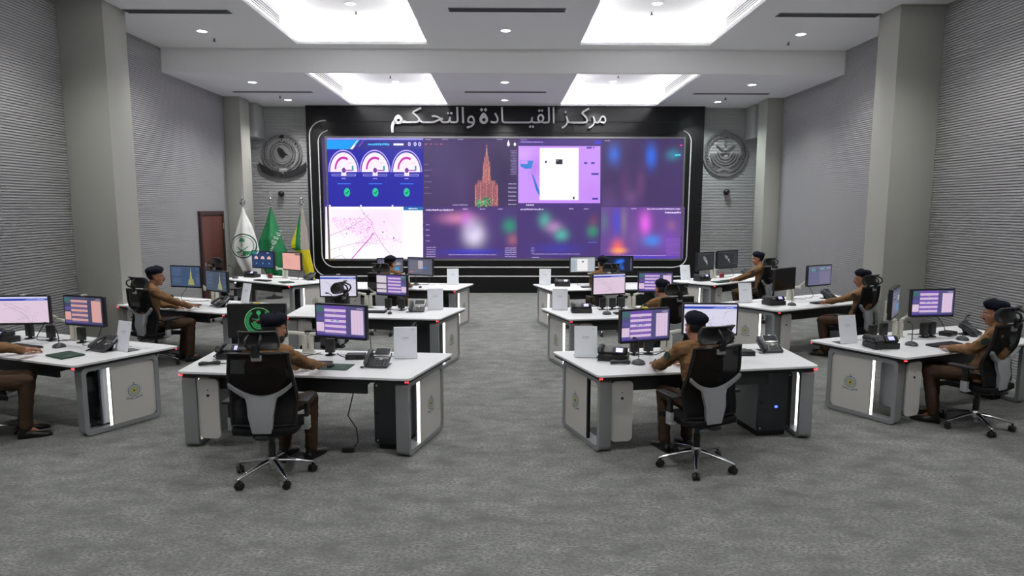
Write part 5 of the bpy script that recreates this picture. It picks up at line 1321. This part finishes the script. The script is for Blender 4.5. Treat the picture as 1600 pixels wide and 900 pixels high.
# (desk, kind, x, y, turn from the desk's own direction, extra words)
ITEMS = [
('FL', 'phone', -1.27, 6.38, 0, ''), ('FL', 'keyboard', -1.96, 6.47, 0, ''), ('FL', 'mouse', -1.715, 6.335, 0, 'under a hand '), ('FL', 'pad', -1.66, 6.34, 0, ''), ('FL', 'speaker', -1.86, 6.88, 180, 'behind the timetable monitor '), ('FL', 'box', -1.55, 6.72, 10, ''), ('FL', 'radio', -2.84, 6.78, 10, ''), ('FL', 'handset', -2.94, 6.42, 25, ''),
('FR', 'radio', 1.14, 6.65, -25, ''), ('FR', 'mic', 1.36, 6.45, 0, ''), ('FR', 'speaker', 1.40, 6.88, 180, 'left of the other speaker '), ('FR', 'speaker', 1.56, 6.92, 180, 'right of the other speaker '), ('FR', 'phone', 2.90, 7.02, -5, ''), ('FR', 'box', 2.58, 6.86, -10, ''), ('FR', 'mouse', 1.545, 6.47, 0, ''), ('FR', 'handset', 1.17, 6.44, -8, ''),
('ML', 'phone', -1.34, 9.85, 5, ''), ('ML', 'keyboard', -2.0, 9.77, 0, ''), ('ML', 'mouse', -1.70, 9.62, 0, ''), ('ML', 'speaker', -1.79, 10.02, 180, 'left one under the timetable'), ('ML', 'speaker', -1.58, 9.98, 180, 'nearer the phone '), ('ML', 'speaker', -2.76, 10.22, 180, 'leftmost of three under the map'), ('ML', 'speaker', -2.62, 10.22, 180, 'middle of three under the map'), ('ML', 'speaker', -2.48, 10.20, 180, 'rightmost of three under the map'), ('ML', 'mic', -2.60, 9.92, 0, ''),
('MR', 'radio', 1.17, 9.78, -10, ''), ('MR', 'speaker', 1.53, 10.05, 180, 'leftmost of three '), ('MR', 'speaker', 1.69, 10.07, 180, 'middle of three '), ('MR', 'speaker', 1.84, 10.10, 180, 'rightmost of three '), ('MR', 'mic', 1.53, 9.58, 0, ''), ('MR', 'keyboard', 1.86, 9.62, 0, ''), ('MR', 'tray', 2.95, 10.25, 0, ''),
('BL', 'mouse', -1.66, 12.86, 0, ''), ('BL', 'mic', -1.80, 13.30, 0, ''), ('BL', 'keyboard', -2.05, 12.95, 0, ''),
('BR', 'radio', 1.19, 13.16, -15, ''), ('BR', 'keyboard', 1.75, 12.90, 0, ''),
('LW1', 'phone', -4.42, 7.13, -5, ''), ('LW1', 'mic', -5.02, 7.30, 0, ''), ('LW1', 'speaker', -4.93, 7.56, 180, 'right of the other speakers '), ('LW1', 'speaker', -5.38, 7.70, 180, 'middle of three '), ('LW1', 'speaker', -5.70, 7.80, 180, 'left of the other speakers '), ('LW1', 'keyboard', -5.40, 7.28, 0, ''), ('LW1', 'folder', -4.66, 6.86, 80, ''), ('LW1', 'radio', -5.88, 7.60, 0, ''),
('LW2', 'radio', -5.62, 10.83, 10, ''), ('LW2', 'phone', -4.52, 10.36, -25, ''), ('LW2', 'keyboard', -5.10, 10.50, 0, ''),
('LW3', 'radio', -5.74, 14.88, 10, ''), ('LW3', 'mic', -6.02, 14.62, 0, ''), ('LW3', 'keyboard', -5.22, 14.10, 0, ''), ('LW3', 'phone', -4.26, 14.28, -20, ''), ('LW3', 'flagbox', -5.25, 14.65, 0, ''), ('LW3', 'folder', -4.60, 13.78, 70, ''),
('RW1', 'radio', 4.27, 7.22, -15, ''), ('RW1', 'speaker', 4.42, 7.66, 180, 'leftmost '), ('RW1', 'speaker', 4.62, 7.78, 180, 'second from the left '), ('RW1', 'speaker', 5.13, 7.80, 180, 'left one under the timetable'), ('RW1', 'speaker', 5.25, 7.84, 180, 'right one under the timetable'), ('RW1', 'mic', 4.69, 7.33, -30, 'with a round base '), ('RW1', 'keyboard', 5.07, 7.33, 0, ''), ('RW1', 'mic', 5.50, 7.64, 150, 'by the officer\'s hand '), ('RW1', 'box', 5.52, 7.93, 10, ''), ('RW1', 'phone', 5.80, 7.95, 10, ''),
('RW2', 'radio', 4.42, 10.55, -10, ''), ('RW2', 'mic', 4.68, 10.46, -30, ''), ('RW2', 'phone', 5.66, 11.25, 5, ''), ('RW2', 'keyboard', 5.30, 10.72, 0, ''), ('RW2', 'folder', 5.78, 11.0, 90, ''),
('RW3', 'flagbox', 4.95, 14.72, 0, ''), ('RW3', 'radio', 4.32, 14.12, -10, ''), ('RW3', 'keyboard', 4.86, 14.02, 0, ''), ('RW3', 'folder', 4.62, 13.82, 80, ''), ('RW3', 'phone', 5.62, 15.05, 5, ''),
]
for k, kind, x, y, a, ex in ITEMS:
    lab, cat, grp = CAT[kind]
    z = TZ + (.0065 if kind == 'mouse' and k == 'FL' else 0)
    if kind == 'speaker':
        head = ex.strip(); lab = ('%s, %s' % (lab, head)).strip(', ')
        place(kind, MAKE[kind], (x, y, z), radians(DESK[k][2] + a), lab + ', ' + PH[k], cat, grp)
    else:
        place(kind, MAKE[kind], (x, y, z), radians(DESK[k][2] + a), (lab + ' ' + ex).strip() + ', ' + PH[k], cat, grp)
# power lead hanging from the front left desk
t = thing('power_adapter', 'black power plug on the carpet with a lead up to the front left desk', 'power plug', (-1.50, 6.08, FZ))
b = MB(); b.box((0, 0, .025), (.11, .07, .05), .008); b.box((.05, -.01, .03), (.012, .03, .02), .002); b.build('plug', m_black, t)
b = MB(); b.tube([(.05, .0, .04), (.09, .03, .09), (.07, .05, .22), (-.01, .06, .34), (.03, .07, .5), (.06, .08, .62), (.05, .09, .72)], .006, 8); b.build('lead', m_black, t)

# signal leads on the desk tops
for k in DESK:
    rk = random.Random(sum(map(ord, k)) * 3)
    t = thing('cable', 'black monitor cable looping across the ' + PH[k], 'cable', (*dw(k, 0, 0), TZ), radians(DESK[k][2]), 'monitor cables on the desks')
    b = MB()
    for q in (-1, 1):
        u = q * (.16 + .05 * rk.random()); pts = [(u * .5, .90, .012), (u * .9, .80 + .03 * rk.random(), .006), (u * 1.6, .72, .006), (u * 2.2, .78, .006), (u * 2.6, .70 + .04 * rk.random(), .02), (u * 2.7, .74, .10), (u * 2.5, .83, .24)]
        P = []
        for i in range(len(pts) - 1):
            p0, p1, p2, p3 = [Vector(pts[max(0, min(len(pts) - 1, i + j))]) for j in (-1, 0, 1, 2)]
            for n_ in range(6):
                s_ = n_ / 6; P.append(.5 * ((2 * p1) + (p2 - p0) * s_ + (2 * p0 - 5 * p1 + 4 * p2 - p3) * s_ ** 2 + (3 * p1 - p0 - 3 * p2 + p3) * s_ ** 3))
        for v in P: v.z = max(v.z, .005)
        b = MB(); b.tube(P, .0045, 6); b.build('lead', m_black, t)
# ------------------------------------------------------------------ people
def fuse(mb, name, voxel, smooth_it, mats, parent=None, wrinkle=0.0, seed=0):
    """one continuous surface from overlapping limbs"""
    me = bpy.data.meshes.new(name); me.from_pydata(mb.v, [], mb.f)
    bm = bmesh.new(); bm.from_mesh(me); bmesh.ops.recalc_face_normals(bm, faces=bm.faces); bm.to_mesh(me); bm.free()
    o = bpy.data.objects.new(name, me); COL.objects.link(o)
    r = o.modifiers.new('r', 'REMESH'); r.mode = 'VOXEL'; r.voxel_size = voxel
    s = o.modifiers.new('s', 'SMOOTH'); s.iterations = smooth_it; s.factor = 0.5
    dg = bpy.context.evaluated_depsgraph_get()
    m2 = bpy.data.meshes.new_from_object(o.evaluated_get(dg))
    o.modifiers.clear(); o.data = m2; bpy.data.meshes.remove(me); m2.name = name
    if wrinkle:
        m2.update()
        nrm = [v.normal.copy() for v in m2.vertices]
        for v, n in zip(m2.vertices, nrm):
            p = v.co; q = Vector((p.x * 9 + seed, p.y * 9, p.z * 17)); w = noise.noise(q) + .6 * noise.noise(q * 2.2) - .35 * abs(noise.noise(q * 1.4))
            v.co = p + n * wrinkle * w
    m2.materials.clear(); m2.materials.append(mats)
    m2.polygons.foreach_set('use_smooth', [True] * len(m2.polygons)); m2.update()
    if parent is not None: o.parent = parent
    return o

def ell(c, rx, ry, n=20, tilt=0.0, pw=2.4):
    """superellipse ring; tilt leans the ring forward"""
    out = []
    for k in range(n):
        a = 2 * pi * k / n; ca, sa = cos(a), sin(a)
        x = rx * (abs(ca) ** (2 / pw)) * (1 if ca >= 0 else -1); y = ry * (abs(sa) ** (2 / pw)) * (1 if sa >= 0 else -1)
        out.append((c[0] + x, c[1] + y, c[2] - y * tilt))
    return out
def ik(S, Wr, a, bb, hint):
    d = Wr - S; L = min(d.length, (a + bb) * .995); u = d.normalized(); Wr = S + u * L
    k = (a * a - bb * bb + L * L) / (2 * L); h_ = sqrt(max(a * a - k * k, 0)); hp = hint - u * hint.dot(u); hp.normalize()
    return S + u * k + hp * h_, Wr

def hand(b, wr, fdir, side, curl=1.0, up=Vector((0, 0, 1))):
    """palm, four unequal curled fingers and a thumb; side=+1 right hand"""
    f = fdir.normalized(); lat = f.cross(up).normalized(); up2 = lat.cross(f).normalized()      # lat points right
    def P(x, y, z): return wr + lat * x + f * y + up2 * z
    b.capsule(wr, P(0, .03, .0), .026, .03)
    for x in (-.028, -.01, .01, .028): b.capsule(P(x * .6, .02, .0), P(x, .085, .004), .016, .0125, 10)
    for x, L, sp in ((-.031, .062, -.18), (-.0105, .074, -.05), (.0105, .078, .06), (.031, .068, .19)):
        if side > 0: x, sp = -x, -sp
        L0 = L
        a0 = P(x, .088, .004); d1 = (f + lat * sp * .7 - up2 * .22 * curl).normalized(); a1 = a0 + d1 * L0 * .48
        d2 = (f * .8 + lat * sp * .6 - up2 * .75 * curl).normalized(); a2 = a1 + d2 * L0 * .30
        d3 = (f * .6 + lat * sp * .4 - up2 * 1.0 * curl).normalized(); a3 = a2 + d3 * L0 * .20
        b.capsule(a0, a1, .0098, .0088, 10); b.capsule(a1, a2, .0088, .0078, 10); b.capsule(a2, a3, .0078, .0068, 10)
    t0 = P(-side * .022, .018, -.004); t1 = P(-side * .052, .045, -.012); t2 = P(-side * .060, .078, -.018); t3 = P(-side * .056, .10, -.022)
    b.capsule(t0, t1, .015, .012, 10); b.capsule(t1, t2, .011, .0095, 10); b.capsule(t2, t3, .0095, .008, 10)

def person(key, label, loc, heading, hands, lean=.06, yaw=0.0, pitch=.12, near=True, beard=False, moustache=False, shoulders=1.0, knee=(0, 0), seed=0, elbow_out=.8, sc=1.06):
    """seated figure; loc/heading as its chair; hands: two world points (left, right wrist) on the desk"""
    H = radians(heading); ci, si = cos(-H), sin(-H)
    def loc_(p):
        dx, dy = p[0] - loc[0], p[1] - loc[1]
        return Vector(((dx * ci - dy * si) / sc, (dx * si + dy * ci) / sc, p[2] / sc))
    vox = .0058 if near else .0085
    sp0 = Vector((0, -.045, .50)); chest = Vector((0, -.088 + lean * .62, .92)); neck = Vector((0, -.075 + lean, 1.072)); head = Vector((0, -.030 + lean * 1.22, 1.188))
    sh = [Vector((-.185 * shoulders, neck.y - .01, neck.z - .062)), Vector((.185 * shoulders, neck.y - .01, neck.z - .062))]
    arms = []
    for i, s in ((0, -1), (1, 1)):
        w = loc_(hands[i]); e, w2 = ik(sh[i], w, .30, .265, Vector((s * elbow_out, -.3, -.7)))
        arms.append((sh[i], e, w2, s))
    hips = [Vector((-.085, .0, .535)), Vector((.085, .0, .535))]
    knees = [Vector((-.125 + knee[0], .425, .525)), Vector((.125 + knee[1], .425, .525))]
    ank = [Vector((-.13 + knee[0], .36, .075)), Vector((.13 + knee[1], .40, .075))]
    HR = Matrix.Rotation(yaw, 3, 'Z') @ Matrix.Rotation(-pitch, 3, 'X')
    def hd(x, y, z): return head + HR @ Vector((x, y, z))
    # body
    b = MB()
    b.loft([ell((0, -.04, .47), .13, .10), ell((0, -.06, .62), .13, .095), ell((chest.x, chest.y, .88), .14, .09), ell((0, neck.y, neck.z - .07), .13, .06), ell((0, neck.y, neck.z - .03), .07, .05)])
    for i in (0, 1):
        S, E, Wp, s = arms[i]
        b.capsule(S, E, .046, .038); b.capsule(E, Wp, .037, .026)
        b.capsule(hips[i], knees[i], .065, .05); b.capsule(knees[i], ank[i], .048, .036); b.capsule(ank[i], ank[i] + Vector((0, .10, -.062)), .030, .018)
        f = (Wp - E); f.z *= .25
        f = f.normalized() + Vector((-s * .12, .05, 0)); hand(b, Wp, f, s, 1.0)
    b.capsule(neck - Vector((0, .0, .05)), hd(0, -.02, -.06), .060, .055)
    b.ellipsoid(hd(0, -.012, .035), (.076, .096, .083), HR, 20, 14)
    b.ellipsoid(hd(0, .022, -.028), (.061, .074, .082), HR, 20, 14)
    b.ellipsoid(hd(0, .038, -.078), (.043, .046, .034), HR)
    b.ellipsoid(hd(0, .072, -.094), (.019, .018, .016), HR)
    b.capsule(hd(-.035, .074, .026), hd(.035, .074, .026), .017, .017)
    b.capsule(hd(0, .088, .016), hd(0, .112, -.024), .009, .0135); b.capsule(hd(-.014, .094, -.029), hd(.014, .094, -.029), .0095, .0095)
    b.capsule(hd(-.018, .089, -.056), hd(.018, .089, -.056), .009, .009); b.capsule(hd(-.015, .087, -.067), hd(.015, .087, -.067), .009, .009)
    for s in (-1, 1):
        b.ellipsoid(hd(s * .036, .062, -.018), (.024, .022, .026), HR)
        b.ellipsoid(hd(s * .076, -.004, -.008), (.009, .022, .033), HR @ Matrix.Rotation(s * .35, 3, 'Z'))
    body = fuse(b, 'person', vox, 3, m_skin)
    body.location = (loc[0], loc[1], 0); body.rotation_euler = (0, 0, H); body.scale = (sc, sc, sc); tag(body, label, 'person')
    # face details
    for s in (-1, 1):
        b = MB(); b.ellipsoid(hd(s * .031, .0815, .004), (.0125, .008, .0085), HR); b.build('eye', mat('eye_white', rgb(210, 205, 198), .3), body)
        b = MB(); b.ellipsoid(hd(s * .031, .0885, .004), (.0058, .003, .0058), HR, 10, 6); b.build('iris', mat('dark_iris', rgb(30, 20, 15), .25), body)
        b = MB(); b.tube([hd(s * .014, .094, .022), hd(s * .034, .0925, .028), hd(s * .052, .080, .021)], [.0035, .0045, .0025], 8); b.build('eyebrow', m_hair, body)
    if moustache:
        b = MB(); b.tube([hd(-.033, .088, -.052), hd(-.015, .1005, -.044), hd(0, .103, -.042), hd(.015, .1005, -.044), hd(.033, .088, -.052)], [.004, .0075, .0065, .0075, .004], 8); b.build('moustache', m_hair, body)
    # hair under the beret
    b = MB(); vs = []
    b.ellipsoid(hd(0, -.014, .033), (.0805, .100, .086), HR, 28, 20)
    keep = []
    HI = HR.inverted()
    for f in b.f:
        c = sum((Vector(b.v[i]) for i in f), Vector()) / len(f); q = HI @ (c - head)
        ear = abs(q.x) > .06 and -.03 < q.y < .03 and q.z < .03
        if q.z > -.035 - max(0, -q.y) * .35 and not (q.y > .012 and q.z < .075) and not ear: keep.append(f)
    b.f = keep; b.mi = [0] * len(keep); b.c = [None] * len(keep); b.build('hair', m_hair, body, smooth=80)
    if beard:
        b = MB(); b.ellipsoid(hd(0, .030, -.072), (.0635, .068, .058), HR, 24, 16)
        keep = []
        for f in b.f:
            c = sum((Vector(b.v[i]) for i in f), Vector()) / len(f); q = HI @ (c - head)
            if q.z < -.045 + (.02 if abs(q.x) > .045 else 0): keep.append(f)
        b.f = keep; b.mi = [0] * len(keep); b.c = [None] * len(keep); b.build('beard', m_hair, body, smooth=80)
    # beret: a soft cap drooping to one side
    rings = []
    for z, rx, ry, ox in ((.042, .079, .097, 0), (.058, .083, .101, 0), (.074, .092, .109, .004), (.096, .100, .116, .010), (.118, .097, .112, .014), (.137, .082, .096, .014), (.150, .056, .066, .012), (.156, .026, .03, .010), (.157, .004, .005, .010)):
        rg_ = []
        for k in range(30):
            a = 2 * pi * k / 30; x = ox + rx * cos(a); y = -.016 + ry * sin(a)
            zz = z - (.016 * max(0, x) / .1 if z > .06 else 0) + .020 * max(0, sin(a)) * (1 if z < .1 else .25) - .016 * max(0, -sin(a)) + .003 * sin(5 * a + seed) * (1 if z > .07 else 0)
            rg_.append(tuple(hd(x, y, zz)))
        rings.append(rg_)
    b = MB(); b.loft(rings); be = b.build('beret', m_navy, body, smooth=70)
    b = MB(); b.M = Matrix.Translation(hd(-.034, .098, .098)) @ HR.to_4x4(); b.prism([(.011 * cos(2 * pi * k / 10), .014 * sin(2 * pi * k / 10)) for k in range(10)], -.004, .004, A=XZ); b.build('cap_badge', m_silver, be)
    # shirt
    b = MB(); sw_ = shoulders
    b.loft([ell((0, -.035, .475), .172, .142), ell((0, -.045, .56), .172, .138), ell((0, -.06, .68), .160 * sw_, .122), ell((0, chest.y + .005, .82), .172 * sw_, .124), ell((0, chest.y + .012, .915), .186 * sw_, .124, tilt=-.1), ell((0, neck.y, neck.z - .066), .180 * sw_, .096, tilt=-.1), ell((0, neck.y, neck.z - .018), .105 * sw_, .074), ell((0, neck.y + .004, neck.z + .012), .066, .066)])
    for S, E, Wp, s in arms:
        b.capsule(Vector((s * .055, neck.y - .008, neck.z - .012)), S + Vector((0, 0, .012)), .050, .064); b.capsule(S, E, .066, .054); b.capsule(E, E + (Wp - E) * .97, .053, .040)
        b.capsule(E + (Wp - E) * .93, E + (Wp - E) * .99, .042, .041)
    shirt = fuse(b, 'shirt', .009 if near else .013, 4, m_shirt, body, .011, seed)
    b = MB(); n_ = 26
    pts = [(.066 * cos(2 * pi * k / n_), neck.y + .006 + .066 * sin(2 * pi * k / n_), neck.z + .018 - .018 * max(0, sin(2 * pi * k / n_))) for k in range(n_)]
    b.tube(pts, .014, 8, closed=True); b.build('collar', m_shirt, shirt)
    for s in (-1, 1):
        b = MB(); b.box((s * .135 * sw_, neck.y - .002, neck.z + .002), (.12, .045, .010), .003, R=Matrix.Rotation(s * .34, 3, 'Y')); b.build('shoulder_strap', mat('dark_epaulette', rgb(70, 44, 40), .8), shirt)
    S, E, Wp, s = arms[0]
    d = (E - S).normalized(); side = Vector((-1, 0, 0)); side = (side - d * side.dot(d)).normalized(); q = d.cross(side)
    b = MB(); c = S + d * .10 + side * .066; fr3 = Matrix((q, -d, side)).transposed().to_4x4(); fr3.translation = c
    b.M = fr3; b.prism([(.034 * cos(2 * pi * k / 16), .040 * sin(2 * pi * k / 16)) for k in range(16)], -.006, .004); b.build('sleeve_patch', mat('green_patch', rgb(36, 54, 46), .8), shirt)
    # belt, trousers, shoes
    b = MB(); b.tube([(p[0] * 1.01, p[1] * 1.0 - .0005, p[2]) for p in ell((0, -.048, .578), .176, .141, 30)], .016, 8, closed=True); b.build('belt', m_shoe, body)
    b = MB()
    b.ellipsoid((0, -.03, .535), (.182, .155, .085))
    for i in (0, 1):
        b.capsule(hips[i], knees[i], .088, .070); b.capsule(knees[i], ank[i] + Vector((0, 0, .01)), .066, .056)
    fuse(b, 'trousers', .010 if near else .014, 4, m_trouser, body, .006, seed + 5)
    for i in (0, 1):
        a = ank[i]; s = -1 if i == 0 else 1
        b = MB()
        rings = []
        for t_, w, h_ in ((-.075, .018, .03), (-.068, .034, .055), (-.02, .038, .075), (.04, .040, .062), (.11, .046, .042), (.165, .042, .034), (.195, .026, .026), (.203, .01, .014)):
            cx = a.x + s * .04 * (t_ + .05); cy = a.y + t_
            rings.append([(cx + w * cos(2 * pi * k / 16), cy, FZ / sc + max(.003, .003 + h_ * .5 + h_ * .75 * sin(2 * pi * k / 16))) for k in range(16)])
        b.loft(rings); b.capsule((a.x, a.y - .02, .02), (a.x, a.y - .01, .08), .042, .044); b.build('shoe', m_shoe, body, smooth=70)
    return body

PZ = TZ + .045
def hw(k, u, v, z=PZ): x, y = dw(k, u, v); return (x, y, z)
who = 'person in brown uniform and navy beret, '
C_ = CHAIR
def at(k, df=0.0, dr=0.0):      # chair spot moved forward / to the right of the chair
    x, y, a = C_[k]; a = radians(a); return (x - sin(a) * df + cos(a) * dr, y + cos(a) * df + sin(a) * dr)
person('FL', 'bearded ' + who + 'back turned, ' + PH['FL'], at('FL', .07, -.05), -20, [(-1.98, 6.17, PZ), (-1.75, 6.15, PZ + .006)], lean=.13, yaw=-.28, pitch=.12, beard=True, seed=1, sc=1.04)
person('FR', who + 'back turned, ' + PH['FR'], at('FR', .06, .06), 16, [(1.48, 6.24, PZ), (1.82, 6.30, PZ)], lean=.12, yaw=.02, pitch=.10, seed=2, shoulders=1.1, sc=1.02)
person('MR', who + 'back turned, ' + PH['MR'], at('MR', .03), C_['MR'][2], [(1.90, 9.40, PZ), (2.12, 9.44, PZ)], lean=.14, yaw=.05, seed=3, near=False, sc=.99)
person('BL', who + 'behind monitors, ' + PH['BL'], at('BL', .03), C_['BL'][2], [(-2.06, 12.74, PZ), (-1.82, 12.72, PZ)], lean=.14, yaw=-.4, seed=4, near=False)
person('BR', who + 'behind monitors, ' + PH['BR'], at('BR', .03), C_['BR'][2], [(1.70, 12.66, PZ), (1.98, 12.70, PZ)], lean=.14, yaw=.0, seed=5, near=False)
person('LW1', who + 'cut off at the left edge', at('LW1'), -60, [(-5.16, 6.96, PZ), (-4.98, 6.82, PZ)], lean=.06, yaw=0, seed=6)
person('LW2', who + 'in profile, ' + PH['LW2'], at('LW2', .0), -52, [(-5.06, 10.10, PZ), (-4.80, 10.02, PZ)], lean=.06, yaw=-.2, pitch=.08, moustache=True, seed=7, sc=1.08)
person('RW1', 'moustached ' + who + 'in profile, ' + PH['RW1'], at('RW1', .0), 46, [(4.90, 6.97, PZ), (5.16, 7.07, PZ)], lean=-.05, yaw=.10, pitch=.12, moustache=True, seed=8, sc=1.02)
person('RW2', who + 'in profile, ' + PH['RW2'], at('RW2', .0), 50, [(5.08, 10.34, PZ), (5.28, 10.44, PZ)], lean=-.04, yaw=.1, pitch=.12, moustache=True, seed=9, near=False, sc=1.03)
person('RW3', who + 'in profile, ' + PH['RW3'], at('RW3'), 54, [(4.86, 13.76, PZ), (5.04, 13.90, PZ)], lean=.06, yaw=.2, pitch=.10, seed=10, near=False)
